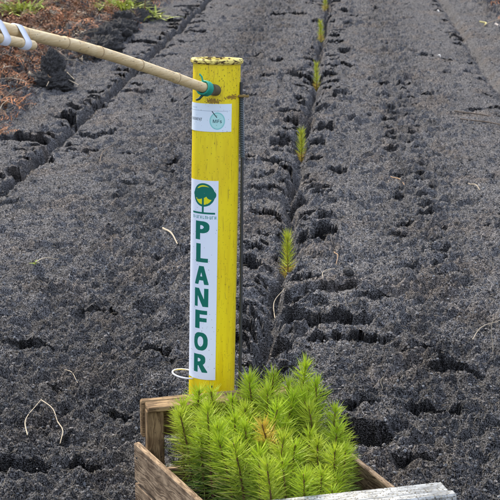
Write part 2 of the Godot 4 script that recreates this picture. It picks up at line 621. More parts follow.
func build_ground() -> void:
	var xs := axis_x()
	var zs := axis_z()
	var nx := xs.size()
	var nz := zs.size()
	var vs := PackedVector3Array()
	var ns := PackedVector3Array()
	var cs := PackedColorArray()
	vs.resize(nx * nz)
	ns.resize(nx * nz)
	cs.resize(nx * nz)
	var i := 0
	for jz in nz:
		var z := zs[jz]
		for jx in nx:
			var x := xs[jx]
			var y := hgt(x, z)
			vs[i] = Vector3(x + und.x, y, z + und.y)
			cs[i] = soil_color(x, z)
			i += 1
	i = 0
	for jz in nz:
		for jx in nx:
			var l := vs[i - 1] if jx > 0 else vs[i]
			var r := vs[i + 1] if jx < nx - 1 else vs[i]
			var b := vs[i - nx] if jz > 0 else vs[i]
			var f := vs[i + nx] if jz < nz - 1 else vs[i]
			ns[i] = (f - b).cross(r - l).normalized()
			i += 1
	var idx := PackedInt32Array()
	idx.resize((nx - 1) * (nz - 1) * 6)
	var k := 0
	for jz in nz - 1:
		for jx in nx - 1:
			var a := jz * nx + jx
			idx[k] = a
			idx[k + 1] = a + 1
			idx[k + 2] = a + nx
			idx[k + 3] = a + 1
			idx[k + 4] = a + nx + 1
			idx[k + 5] = a + nx
			k += 6
	var arr := []
	arr.resize(Mesh.ARRAY_MAX)
	arr[Mesh.ARRAY_VERTEX] = vs
	arr[Mesh.ARRAY_NORMAL] = ns
	arr[Mesh.ARRAY_COLOR] = cs
	arr[Mesh.ARRAY_INDEX] = idx
	var mesh := ArrayMesh.new()
	mesh.add_surface_from_arrays(Mesh.PRIMITIVE_TRIANGLES, arr)
	var o := MeshInstance3D.new()
	o.name = "ground"
	o.mesh = mesh
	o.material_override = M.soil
	o.set_meta("kind", "structure")
	add_child(o)
	print("ground ", nx, " x ", nz)

# ---------------------------------------------------------------- shape helpers
func mesh_from(vs: PackedVector3Array, ns: PackedVector3Array, idx: PackedInt32Array, cs := PackedColorArray(), uv := PackedVector2Array()) -> ArrayMesh:
	var arr := []
	arr.resize(Mesh.ARRAY_MAX)
	arr[Mesh.ARRAY_VERTEX] = vs
	arr[Mesh.ARRAY_NORMAL] = ns
	arr[Mesh.ARRAY_INDEX] = idx
	if cs.size() > 0:
		arr[Mesh.ARRAY_COLOR] = cs
	if uv.size() > 0:
		arr[Mesh.ARRAY_TEX_UV] = uv
	var m := ArrayMesh.new()
	m.add_surface_from_arrays(Mesh.PRIMITIVE_TRIANGLES, arr)
	return m

# a tapering round bar along a path
func sweep(path: Array, radii: Array, sides := 10, cap := true) -> ArrayMesh:
	var vs := PackedVector3Array()
	var ns := PackedVector3Array()
	var idx := PackedInt32Array()
	var n := path.size()
	var side := Vector3.ZERO
	for i in n:
		var p: Vector3 = path[i]
		var t: Vector3 = (path[mini(i + 1, n - 1)] - path[maxi(i - 1, 0)]).normalized()
		if side == Vector3.ZERO:
			side = t.cross(Vector3.UP if absf(t.y) < 0.9 else Vector3.RIGHT).normalized()
		side = (side - t * side.dot(t)).normalized()
		var up := side.cross(t)
		for k in sides:
			var a := TAU * k / sides
			var nn := side * cos(a) + up * sin(a)
			vs.append(p + nn * float(radii[i]))
			ns.append(nn)
	for i in n - 1:
		for k in sides:
			var a := i * sides + k
			var b := i * sides + (k + 1) % sides
			idx.append_array([a, b, a + sides, b, b + sides, a + sides])
	if cap:
		for e in [0, n - 1]:
			var t: Vector3 = (path[1] - path[0]).normalized() * -1.0 if e == 0 else (path[n - 1] - path[n - 2]).normalized()
			var base := vs.size()
			for k in sides:
				vs.append(vs[e * sides + k])
				ns.append(t)
			for k in range(1, sides - 1):
				idx.append_array([base, base + k + 1, base + k] if e == 0 else [base, base + k, base + k + 1])
	return mesh_from(vs, ns, idx)

# profile points (radius, height) turned round the y axis
func lathe(prof: Array, sides := 48) -> ArrayMesh:
	var st := SurfaceTool.new()
	st.begin(Mesh.PRIMITIVE_TRIANGLES)
	for i in prof.size() - 1:
		var p: Vector2 = prof[i]
		var q: Vector2 = prof[i + 1]
		var nrm2 := Vector2(q.y - p.y, p.x - q.x).normalized()
		for k in sides:
			var a := TAU * k / sides
			var b := TAU * (k + 1) / sides
			var da := Vector3(sin(a), 0, cos(a))
			var db := Vector3(sin(b), 0, cos(b))
			var pts := [da * p.x + Vector3(0, p.y, 0), db * p.x + Vector3(0, p.y, 0), db * q.x + Vector3(0, q.y, 0), da * q.x + Vector3(0, q.y, 0)]
			var nn := [da * nrm2.x + Vector3(0, nrm2.y, 0), db * nrm2.x + Vector3(0, nrm2.y, 0), db * nrm2.x + Vector3(0, nrm2.y, 0), da * nrm2.x + Vector3(0, nrm2.y, 0)]
			var uu := [Vector2(float(k) / sides, 1.0 - p.y), Vector2(float(k + 1) / sides, 1.0 - p.y), Vector2(float(k + 1) / sides, 1.0 - q.y), Vector2(float(k) / sides, 1.0 - q.y)]
			for t in [0, 2, 1, 0, 3, 2]:
				st.set_normal(nn[t])
				st.set_uv(uu[t])
				st.add_vertex(pts[t])
	return st.commit()

# a board with chamfered edges between corner points of its centre line, uneven by a little
func board(size: Vector3, bevel: float, s: int, segs := 8) -> ArrayMesh:
	# length along x; rings of an eight-cornered outline, slightly bowed
	var r := RandomNumberGenerator.new()
	r.seed = s
	var nz := noise(FastNoiseLite.TYPE_SIMPLEX_SMOOTH, 1.0, 2, s)
	var vs := PackedVector3Array()
	var hy := size.y / 2.0
	var hz := size.z / 2.0
	var ring := [Vector2(hy - bevel, hz), Vector2(hy, hz - bevel), Vector2(hy, -hz + bevel), Vector2(hy - bevel, -hz), Vector2(-hy + bevel, -hz), Vector2(-hy, -hz + bevel), Vector2(-hy, hz - bevel), Vector2(-hy + bevel, hz)]
	var rows := []
	for i in segs + 3:
		var t := clampf(float(i - 1) / segs, 0.0, 1.0)
		var inset := bevel if (i == 0 or i == segs + 2) else 0.0
		var x := -size.x / 2.0 + size.x * t
		if i == 1:
			x += bevel
		if i == segs + 1:
			x -= bevel
		var row := []
		for k in 8:
			var p: Vector2 = ring[k]
			var wv := 1.0 + (0.02 * nz.get_noise_2d(x * 9.0, k * 3.0))
			var py := p.x * wv
			var pz := p.y * wv
			if inset > 0.0:
				py -= signf(py) * bevel
				pz -= signf(pz) * minf(bevel, absf(pz) * 0.5)
			row.append(Vector3(x, py, pz))
		rows.append(row)
	var st := SurfaceTool.new()
	st.begin(Mesh.PRIMITIVE_TRIANGLES)
	st.set_smooth_group(-1)
	for i in rows.size() - 1:
		for k in 8:
			var a: Vector3 = rows[i][k]
			var b: Vector3 = rows[i][(k + 1) % 8]
			var c: Vector3 = rows[i + 1][(k + 1) % 8]
			var d: Vector3 = rows[i + 1][k]
			for v in [a, b, c, a, c, d]:
				st.add_vertex(v)
	for e in [0, rows.size() - 1]:
		for k in range(1, 7):
			var tri := [rows[e][0], rows[e][k + 1], rows[e][k]] if e == 0 else [rows[e][0], rows[e][k], rows[e][k + 1]]
			for v in tri:
				st.add_vertex(v)
	st.generate_normals()
	return st.commit()

# puts a board's length between two points, its height upright
func lay(o: Node3D, a: Vector3, b: Vector3) -> void:
	var x := (b - a).normalized()
	var z := x.cross(Vector3.UP).normalized()
	var y := z.cross(x)
	o.transform = Transform3D(Basis(x, y, z), (a + b) / 2.0)

# ---------------------------------------------------------------- crate
const CA := Vector3(-0.440, 0, -2.828)
const CB := Vector3(-0.105, 0, -2.937)
const CC := Vector3(0.203, 0, -2.428)
const CD := Vector3(-0.132, 0, -2.322)

func build_crate() -> void:
	var at := (CA + CB + CC + CD) / 4.0
	var t := thing("wooden_crate", "weathered wooden crate packed with green pine seedlings, standing in front of the yellow tube", "crate", at)
	var A := CA - at
	var B := CB - at
	var C := CC - at
	var D := CD - at
	var ab := (B - A).normalized()
	var ad := (D - A).normalized()
	var up := Vector3.UP
	# corner posts
	for s in [[A, 0.25, 1, 1], [B, 0.25, -1, 1], [C, 0.25, -1, -1], [D, 0.25, 1, -1]]:
		var p: Vector3 = s[0] + ab * 0.020 * s[2] + ad * 0.016 * s[3]
		var o := part("corner_post", board(Vector3(s[1] - 0.012, 0.038, 0.028), 0.002, 3), M.wood_end, t)
		o.transform = Transform3D(Basis(up, ab, up.cross(ab)), p + up * (s[1] - 0.012) / 2.0)
	# end planks at the top, lower slats below
	var wa := (B - A).length()
	for s in [[A, B, -1.0, M.wood_end, 61], [D, C, 1.0, M.wood_pale, 62]]:
		var off: Vector3 = ad * 0.011 * s[2] * -1.0
		var o := part("end_plank", board(Vector3(wa, 0.085, 0.021), 0.003, s[4]), s[3], t)
		lay(o, s[0] - off * 0.0 + up * 0.2085 + ad * 0.0, s[1] + up * 0.2085)
		o.position += ad * (-0.0107 if s[2] < 0.0 else 0.0107)
		var o2 := part("end_slat", board(Vector3(wa, 0.075, 0.016), 0.003, s[4] + 7), M.wood_side, t)
		lay(o2, s[0] + up * 0.048, s[1] + up * 0.048)
		o2.position += ad * (-0.0082 if s[2] < 0.0 else 0.0082)
		# batten along the plank's top, inside
		var o3 := part("top_batten", board(Vector3(wa - 0.002, 0.011, 0.040), 0.002, s[4] + 9), s[3], t)
		lay(o3, s[0] + up * 0.2445, s[1] + up * 0.2445)
		o3.position += ad * (0.0205 if s[2] < 0.0 else -0.0205)
	# sides: an upper and a lower board each
	for s in [[A, D, -1.0, 0.150, 0.150, 71], [B, C, 1.0, 0.186, 0.155, 72]]:
		var out: Vector3 = ab * (0.0075 * s[2])
		var p: Vector3 = s[0] - ad * 0.018 + out
		var q: Vector3 = s[1] + ad * 0.018 + out
		var len2 := (q - p).length()
		var o := part("side_board", board(Vector3(len2, 0.088, 0.014), 0.002, s[5]), M.wood_side, t)
		lay(o, p + up * (s[3] - 0.044), q + up * (s[4] - 0.044))
		var o2 := part("side_board", board(Vector3(len2, 0.052, 0.014), 0.002, s[5] + 5), M.wood_side, t)
		lay(o2, p + up * 0.028, q + up * 0.028)
		# nail heads on each board's ends
		for e in [0.03, 0.97]:
			var nl := CylinderMesh.new()
			nl.top_radius = 0.0028
			nl.bottom_radius = 0.0028
			nl.height = 0.002
			nl.radial_segments = 8
			nl.rings = 1
			var no := part("nail_head", nl, M.steel, o)
			var base: Vector3 = (p + up * (s[3] - 0.03)).lerp(q + up * (s[4] - 0.03), e) + out * 1.06
			no.transform = o.transform.affine_inverse() * Transform3D(Basis(ad, ab * s[2], ad.cross(ab * s[2])), base)
	# bottom boards
	for i in 5:
		var f := (i + 0.5) / 5.0
		var o := part("bottom_board", board(Vector3((D - A).length() - 0.07, 0.010, 0.058), 0.002, 80 + i), M.wood_side, t)
		var p := A.lerp(B, lerpf(0.07, 0.93, f)) + ad * 0.035
		lay(o, p + up * 0.006, p + ad * ((D - A).length() - 0.07) + up * 0.006)

# ---------------------------------------------------------------- print on the stickers
func raster_text(img: Image, text: String, centre: Vector2, size: Vector2, color: Color, weight := 700, bold := 0) -> void:
	var f := SystemFont.new()
	f.font_names = PackedStringArray(["Droid Sans"])
	f.font_weight = weight
	var tm := TextMesh.new()
	tm.font = f
	tm.text = text
	tm.font_size = 64
	tm.pixel_size = 0.01
	tm.depth = 0.0
	tm.curve_step = 1.0
	var arr := tm.get_mesh_arrays()
	var v: PackedVector3Array = arr[Mesh.ARRAY_VERTEX]
	var ix = arr[Mesh.ARRAY_INDEX]
	var order: Array = []
	if ix != null and ix.size() > 0:
		order = Array(ix)
	else:
		order = range(v.size())
	var lo := Vector2(1e9, 1e9)
	var hi := -lo
	for p in v:
		lo = Vector2(minf(lo.x, p.x), minf(lo.y, p.y))
		hi = Vector2(maxf(hi.x, p.x), maxf(hi.y, p.y))
	var sc := Vector2(size.x / (hi.x - lo.x), size.y / (hi.y - lo.y))
	var mid := (lo + hi) / 2.0
	for t in range(0, order.size() - 2, 3):
		var q := []
		for e in 3:
			var p: Vector3 = v[order[t + e]]
			q.append(Vector2(centre.x + (p.x - mid.x) * sc.x, centre.y - (p.y - mid.y) * sc.y))
		var x0 := int(floorf(minf(q[0].x, minf(q[1].x, q[2].x))))
		var x1 := int(ceilf(maxf(q[0].x, maxf(q[1].x, q[2].x))))
		var y0 := int(floorf(minf(q[0].y, minf(q[1].y, q[2].y))))
		var y1 := int(ceilf(maxf(q[0].y, maxf(q[1].y, q[2].y))))
		for y in range(maxi(y0, 0), mini(y1 + 1, img.get_height())):
			for x in range(maxi(x0, 0), mini(x1 + 1, img.get_width())):
				if Geometry2D.point_is_inside_triangle(Vector2(x + 0.5, y + 0.5), q[0], q[1], q[2]):
					if bold == 0:
						img.set_pixel(x, y, color)
					else:
						img.fill_rect(Rect2i(x - bold, y - bold, 2 * bold + 1, 2 * bold + 1), color)

func disc(img: Image, c: Vector2, r: Vector2, col: Color) -> void:
	for y in range(int(c.y - r.y), int(c.y + r.y) + 1):
		for x in range(int(c.x - r.x), int(c.x + r.x) + 1):
			var dx := (x + 0.5 - c.x) / r.x
			var dy := (y + 0.5 - c.y) / r.y
			if dx * dx + dy * dy <= 1.0 and x >= 0 and y >= 0 and x < img.get_width() and y < img.get_height():
				img.set_pixel(x, y, col)

func soil_marks(img: Image, s: int, amount: float) -> void:
	# specks of mud and small scuffs
	var r := RandomNumberGenerator.new()
	r.seed = s
	for i in int(amount * 60.0):
		var c := Vector2(r.randf() * img.get_width(), r.randf() * img.get_height())
		disc(img, c, Vector2(r.randf_range(0.7, 2.6), r.randf_range(0.7, 3.4)), Color(0.32, 0.3, 0.27).lerp(Color(0.6, 0.58, 0.5), r.randf()))

func label_image() -> Image:
	var img := Image.create(256, 1460, false, Image.FORMAT_RGB8)
	var white := Color(0.87, 0.90, 0.95)
	img.fill(white)
	var green := Color(0.02, 0.42, 0.36)
	var letters := "PLANFOR"
	# logo: yellow disc in a green ring with a tree in it
	disc(img, Vector2(150, 104), Vector2(84, 84), green)
	disc(img, Vector2(150, 104), Vector2(68, 70), Color(0.86, 0.85, 0.10))
	disc(img, Vector2(120, 98), Vector2(58, 34), green)
	disc(img, Vector2(160, 80), Vector2(62, 36), green)
	disc(img, Vector2(206, 102), Vector2(36, 34), green)
	disc(img, Vector2(112, 88), Vector2(40, 30), green)
	img.fill_rect(Rect2i(139, 100, 15, 130), green)
	for i in 26:
		img.fill_rect(Rect2i(96 + i, 130 - i / 3, 22, 7), green)
	img.fill_rect(Rect2i(50, 228, 186, 13), green)
	# a line of tiny capitals, too small to read
	for k in 11:
		var gx := 54 + k * 17 + (4 if k > 1 else 0) + (4 if k > 4 else 0)
		var tone := green.lerp(white, 0.3)
		img.fill_rect(Rect2i(gx, 254, 4, 22), tone)
		img.fill_rect(Rect2i(gx, [254, 264, 272][k % 3], 11, 4), tone)
		if k % 2 == 0:
			img.fill_rect(Rect2i(gx + 8, 254, 4, 22), tone)
	for k in 7:
		var y := 298.0 + 67.0 + k * 163.2
		var wd := 104.0
		if k == 1 or k == 4:
			wd = 90.0
		raster_text(img, letters[k], Vector2(142, y - 4.0), Vector2(wd, 127.0), green, 700, 4)
	soil_marks(img, 5, 2.2)
	return img

func badge_image() -> Image:
	var img := Image.create(420, 200, false, Image.FORMAT_RGB8)
	var white := Color(0.86, 0.91, 0.95)
	img.fill(white)
	for k in 6:
		img.fill_rect(Rect2i(60 + k * 13, 26, 8, 12), Color(0.70, 0.78, 0.83))
	img.fill_rect(Rect2i(0, 50, 390, 3), Color(0.62, 0.68, 0.74))
	raster_text(img, "NNEMENT", Vector2(122, 114), Vector2(130, 20), Color(0.22, 0.27, 0.3))
	disc(img, Vector2(306, 122), Vector2(58, 62), Color(0.55, 0.80, 0.79))
	disc(img, Vector2(306, 122), Vector2(49, 53), Color(0.70, 0.88, 0.87))
	raster_text(img, "MFs", Vector2(306, 124), Vector2(66, 24), Color(0.25, 0.36, 0.38))
	for i in 36:
		img.fill_rect(Rect2i(264 + i, 52 + int(i * 1.2), 5, 5), Color(0.2, 0.28, 0.3))
	soil_marks(img, 6, 0.6)
	return img

func paint_image() -> Image:
	# yellow paint: u round the tube, v down it (0 at 1 m)
	var w := 512
	var h := 1024
	var img := Image.create(w, h, false, Image.FORMAT_RGB8)
	var a := noise(FastNoiseLite.TYPE_SIMPLEX_SMOOTH, 1.0, 4, 51)
	var b := noise(FastNoiseLite.TYPE_SIMPLEX_SMOOTH, 1.0, 3, 53)
	var base := Color(0.925, 0.835, 0.05)
	for y in h:
		for x in w:
			var t := a.get_noise_2d(x * 0.03, y * 0.006)
			var c := base.lerp(Color(0.86, 0.74, 0.04), clampf(0.35 + 0.9 * t, 0.0, 1.0) * 0.7)
			var run := b.get_noise_2d(x * 0.11, y * 0.012)
			if run > 0.46:
				c = c.lerp(Color(0.62, 0.50, 0.14), minf((run - 0.38) * 2.0, 0.4))
			var chip := b.get_noise_2d(x * 0.16 + 99.0, y * 0.12)
			var lim := 0.60
			if y < 36:
				lim = 0.24
			elif y < 110:
				lim = 0.50
			if chip > lim:
				c = c.lerp(Color(0.24, 0.17, 0.08), 0.75)
			img.set_pixel(x, y, c)
	var r := RandomNumberGenerator.new()
	r.seed = 77
	for i in 40:
		var p := Vector2(r.randf() * w, 60.0 + r.randf() * 900.0)
		var l := r.randf_range(3.0, 26.0)
		for k in int(l):
			var px := int(p.x + k * 0.2)
			var py := int(p.y) + k
			if px < w and py < h:
				img.set_pixel(px, py, Color(0.52, 0.46, 0.22))
	# brown flecks below the socket and beside the bracket
	for i in 260:
		var left := i % 2 == 0
		var p := Vector2((500.0 if left else 58.0) + r.randfn(0.0, 12.0), (118.0 if left else 110.0) + r.randfn(0.0, 2.2))
		disc(img, Vector2(fposmod(p.x, 511.0), p.y), Vector2(r.randf_range(1.0, 3.5), r.randf_range(0.7, 1.6)), Color(0.50, 0.38, 0.10).lerp(Color(0.66, 0.53, 0.14), r.randf()))
	return img

# a sheet wrapped on the tube: from angle a0 to a1 (0 faces local +z), heights y0 to y1
func wrapped(r: float, a0: float, a1: float, y0: float, y1: float) -> ArrayMesh:
	var vs := PackedVector3Array()
	var ns := PackedVector3Array()
	var uv := PackedVector2Array()
	var idx := PackedInt32Array()
	var n := 24
	for i in n + 1:
		var t := float(i) / n
		var a := lerpf(a0, a1, t)
		var d := Vector3(sin(a), 0, cos(a))
		for e in 2:
			vs.append(d * r + Vector3(0, y1 if e == 0 else y0, 0))
			ns.append(d)
			uv.append(Vector2(t, float(e)))
	for i in n:
		var k := i * 2
		idx.append_array([k, k + 2, k + 1, k + 2, k + 3, k + 1])
	return mesh_from(vs, ns, idx, PackedColorArray(), uv)

const TUBE_BASE := Vector3(-0.3077, 0.0, -2.972)

func build_tube() -> void:
	var t := thing("planting_tube", "upright yellow steel planting tube with white lettered sticker, standing behind the crate", "planting tube", TUBE_BASE)
	var up := (Vector3(-0.2927, 0.9691, -3.0477) - TUBE_BASE).normalized()
	var z := Vector3(sin(deg_to_rad(5.867)), 0, cos(deg_to_rad(5.867)))
	var x := up.cross(z).normalized()
	z = x.cross(up).normalized()
	t.transform = Transform3D(Basis(x, up, z), TUBE_BASE)
	var R := 0.0522
	var top := 0.972
	var paint := plain(Color.WHITE, 0.38)
	paint.albedo_texture = tex(paint_image())
	paint.metallic_specular = 0.5
	var body := part("tube_body", lathe([Vector2(0.030, -0.06), Vector2(R, 0.03), Vector2(R, 0.5), Vector2(R, top - 0.006), Vector2(R - 0.003, top - 0.004), Vector2(R - 0.003, 0.3)], 64), paint, t)
	var rimmat := plain(Color.WHITE, 0.55)
	var ri := Image.create(256, 64, false, Image.FORMAT_RGB8)
	var rn := noise(FastNoiseLite.TYPE_SIMPLEX_SMOOTH, 1.0, 3, 91)
	for yy in 64:
		for xx in 256:
			var ra := TAU * xx / 256.0
			var v := rn.get_noise_3d(4.0 * cos(ra), 4.0 * sin(ra), yy * 0.09)
			ri.set_pixel(xx, yy, Color(0.87, 0.80, 0.45).lerp(Color(0.25, 0.18, 0.08), clampf((v - 0.05) * 3.5, 0.0, 1.0)))
	rimmat.albedo_texture = tex(ri)
	rimmat.uv1_scale = Vector3(1, 30, 1)
	var rim := part("rim", lathe([Vector2(R - 0.004, top - 0.010), Vector2(R + 0.003, top - 0.009), Vector2(R + 0.0055, top - 0.006), Vector2(R + 0.0055, top - 0.001), Vector2(R + 0.003, top + 0.002), Vector2(R - 0.004, top + 0.002), Vector2(R - 0.006, top - 0.001), Vector2(R - 0.006, top - 0.012)], 64), rimmat, body)
	rim.set_meta("label", "flared cream rim with worn brown patches")
	# stickers
	var lm := plain(Color.WHITE, 0.45)
	lm.albedo_texture = tex(label_image())
	var lab := part("sticker", wrapped(R + 0.0009, deg_to_rad(-80), deg_to_rad(8), 0.2593, 0.7107), lm, body)
	lab.set_meta("label", "tall white sticker with green capitals under a round tree emblem")
	var bm := plain(Color.WHITE, 0.45)
	bm.albedo_texture = tex(badge_image())
	var bad := part("sticker", wrapped(R + 0.0009, deg_to_rad(-95), deg_to_rad(39), 0.818, 0.8787), bm, body)
	bad.set_meta("label", "small white sticker with a pale turquoise round badge")
	# socket for the stick, pointing left and towards the viewer
	var sock_a := Vector3(-0.002, 0.908, R - 0.004)
	var inv := t.transform.affine_inverse()
	var e1 := inv * Vector3(-0.3055, 0.9215, -2.935)
	var dirs := (e1 - sock_a).normalized()
	part("socket", sweep([sock_a - dirs * 0.010, sock_a - dirs * 0.006, sock_a, sock_a + dirs * 0.034], [0.006, 0.0105, 0.0125, 0.0125], 18), plain(lin(0.10, 0.085, 0.055), 0.7), t)
	# bracket with rod, spring and bolts on the right
	var by := 0.894
	var br := part("bracket", board(Vector3(0.036, 0.005, 0.022), 0.001, 95, 3), M.rust, t)
	br.position = Vector3(0.053, by, 0.012)
	for k in [-1, 1]:
		part("bolt", sweep([Vector3(0.003 + 0.010 * k, 0.002, 0.004), Vector3(0.003 + 0.010 * k, 0.007, 0.004)], [0.003, 0.003], 6), M.steel, br)
	var rod := part("rod", sweep([Vector3(0.0535, by + 0.030, 0.012), Vector3(0.0540, by, 0.012), Vector3(0.0590, 0.77, 0.012), Vector3(0.0630, 0.44, 0.012), Vector3(0.0650, 0.12, 0.012), Vector3(0.0650, 0.02, 0.012)], [0.0036, 0.0036, 0.0036, 0.0036, 0.0036, 0.0036], 10), M.steel, t)
	var helix := []
	var hr := []
	var turns := 34
	for i in turns * 10 + 1:
		var a := TAU * i / 10.0
		var f := float(i) / (turns * 10)
		helix.append(Vector3(lerpf(0.0542, 0.0588, f) + 0.0048 * cos(a), lerpf(by - 0.004, 0.757, f), 0.012 + 0.0048 * sin(a)))
		hr.append(0.0014)
	part("spring", sweep(helix, hr, 5), M.spring, rod)
	for yy in [0.44, 0.12]:
		part("guide", sweep([Vector3(0.049, yy, 0.010), Vector3(0.066, yy, 0.012)], [0.0022, 0.0022], 8), M.steel, t)
	# wire loop of the foot pedal on the left
	var loop := []
	var lr := []
	for i in 19:
		var a := lerpf(0.5, TAU - 0.5, i / 18.0)
		loop.append(Vector3(-0.061 - 0.030 * -cos(a) * -1.0 - 0.004, 0.254 + 0.004 * sin(a), 0.0 + 0.040 * sin(a)))
		lr.append(0.0021)
	for i in loop.size():
		var a := lerpf(0.35, TAU - 0.35, i / 18.0)
		loop[i] = Vector3(-0.060 + 0.030 * cos(a), 0.258 - 0.004 * cos(a), 0.036 * sin(a))
	part("foot_loop", sweep(loop, lr, 8), M.zinc, t)
	part("rivet", sweep([Vector3(0.000, 0.2440, R - 0.002), Vector3(0.000, 0.2440, R + 0.002)], [0.0028, 0.0022], 10), M.steel, body)

# ---------------------------------------------------------------- bamboo stick tied to the tube
func build_stick() -> void:
	var pts := [Vector3(-0.3020, 0.9190, -2.942), Vector3(-0.3333, 0.9412, -2.8811), Vector3(-0.3749, 0.9708, -2.8030), Vector3(-0.4432, 1.0197, -2.6660), Vector3(-0.4952, 1.0583, -2.5377), Vector3(-0.5418, 1.0893, -2.4181), Vector3(-0.5791, 1.1199, -2.2887), Vector3(-0.6089, 1.1503, -2.1597), Vector3(-0.655, 1.195, -1.96)]
	var at: Vector3 = pts[0]
	var t := thing("bamboo_stick", "pale bamboo stick tied to the yellow tube with green string, running out at upper left", "stick", at)
	var curve := Curve3D.new()
	for p in pts:
		curve.add_point(p - at)
	for i in range(1, pts.size() - 1):
		var d: Vector3 = (pts[i + 1] - pts[i - 1]) / 6.0
		curve.set_point_in(i, -d)
		curve.set_point_out(i, d)
	var ln := curve.get_baked_length()
	var path := []
	var rad := []
	var n := 110
	var nodes := [0.13, 0.26, 0.40, 0.52, 0.66, 0.83, 0.97]
	for i in n + 1:
		var s := ln * i / n
		path.append(curve.sample_baked(s, true))
		var r := 0.0108
		for k in nodes:
			r += 0.0011 * exp(-pow((s - k) / 0.005, 2.0)) - 0.0006 * exp(-pow((s - k - 0.012) / 0.005, 2.0))
		rad.append(r)
	var bm := plain(Color.WHITE, 0.5)
	bm.albedo_texture = tex(wood_image(101, Color(0.80, 0.69, 0.50), Color(0.91, 0.83, 0.67)))
	bm.uv1_triplanar = true
	bm.uv1_scale = Vector3(2.2, 9, 2.2)
	var culm := part("culm", sweep(path, rad, 16), bm, t)
	var nm := plain(lin(0.40, 0.29, 0.16), 0.7)
	for k in nodes:
		var p0 := curve.sample_baked(k - 0.0012, true)
		var p1 := curve.sample_baked(k + 0.0012, true)
		part("node_ring", sweep([p0, p1], [0.0118, 0.0118], 16), nm, culm)
	# green string: several turns and two loose ends
	var gm := plain(lin(0.02, 0.30, 0.22), 0.55)
	var wr := []
	var rr := []
	for i in 91:
		var f := i / 90.0
		var s := 0.008 + 0.017 * f + 0.004 * sin(f * 21.0)
		var c := curve.sample_baked(s, true)
		var d := (curve.sample_baked(s + 0.003, true) - c).normalized()
		var sx := d.cross(Vector3.UP).normalized()
		var sy := sx.cross(d)
		var a := TAU * 7.0 * f
		wr.append(c + (sx * cos(a) + sy * sin(a)) * 0.0145)
		rr.append(0.0024)
	var sw := part("string_wrap", sweep(wr, rr, 6), gm, t)
	var c0 := curve.sample_baked(0.022, true)
	part("string_end", sweep([c0 + Vector3(-0.002, 0.013, 0.004), c0 + Vector3(-0.004, 0.024, 0.006), c0 + Vector3(-0.009, 0.031, 0.006)], [0.002, 0.002, 0.0015], 6), gm, sw)
	part("string_end", sweep([c0 + Vector3(0.0, -0.012, 0.006), c0 + Vector3(-0.010, -0.022, 0.010), c0 + Vector3(-0.016, -0.024, 0.012)], [0.0026, 0.003, 0.002], 6), plain(lin(0.02, 0.06, 0.05), 0.6), sw)
	# a shorter rod bound under it with two white bands
	var q0 := Vector3(-0.5406, 1.0813, -2.3640) - at
	var q1 := Vector3(-0.5712, 1.1060, -2.2542) - at
	var q2 := Vector3(-0.640, 1.172, -1.965) - at
	part("short_rod", sweep([q0, q0.lerp(q1, 0.05), q1, q2], [0.0065, 0.0085, 0.0085, 0.0085], 14), bm, t)
	var wm := plain(lin(0.72, 0.76, 0.85), 0.6)
	for f in [0.30, 0.92]:
		var b0 := q0.lerp(q1, f)
		var so := curve.get_closest_offset(b0)
		var b1 := curve.sample_baked(so, true)
		var d := (q1 - q0).normalized()
		var mid := (b0 + b1) / 2.0
		var u := (b1 - b0)
		var half := u.length() / 2.0
		u = u.normalized()
		var side := d.cross(u).normalized()
		var ring := SurfaceTool.new()
		ring.begin(Mesh.PRIMITIVE_TRIANGLES)
		ring.set_smooth_group(0)
		var sec := []
		for i in 28:
			var a := TAU * i / 28.0
			var off := half if sin(a) > 0.0 else -half
			var rr2 := 0.0128 if sin(a) > 0.0 else 0.0102
			sec.append(mid + u * (off + sin(a) * rr2) + side * cos(a) * rr2)
		for i in 28:
			var p: Vector3 = sec[i]
			var q: Vector3 = sec[(i + 1) % 28]
			for w in [[-0.0095, 0.0095, 1.0, 1.0], [-0.0095, -0.0115, 1.0, 0.93], [0.0095, 0.0115, 1.0, 0.93]]:
				var pa: Vector3 = mid + (p - mid) * w[2] + d * w[0]
				var qa: Vector3 = mid + (q - mid) * w[2] + d * w[0]
				var pb: Vector3 = mid + (p - mid) * w[3] + d * w[1]
				var qb: Vector3 = mid + (q - mid) * w[3] + d * w[1]
				for v in [pa, qa, qb, pa, qb, pb]:
					ring.add_vertex(v)
		ring.generate_normals()
		part("white_band", ring.commit(), wm, t)

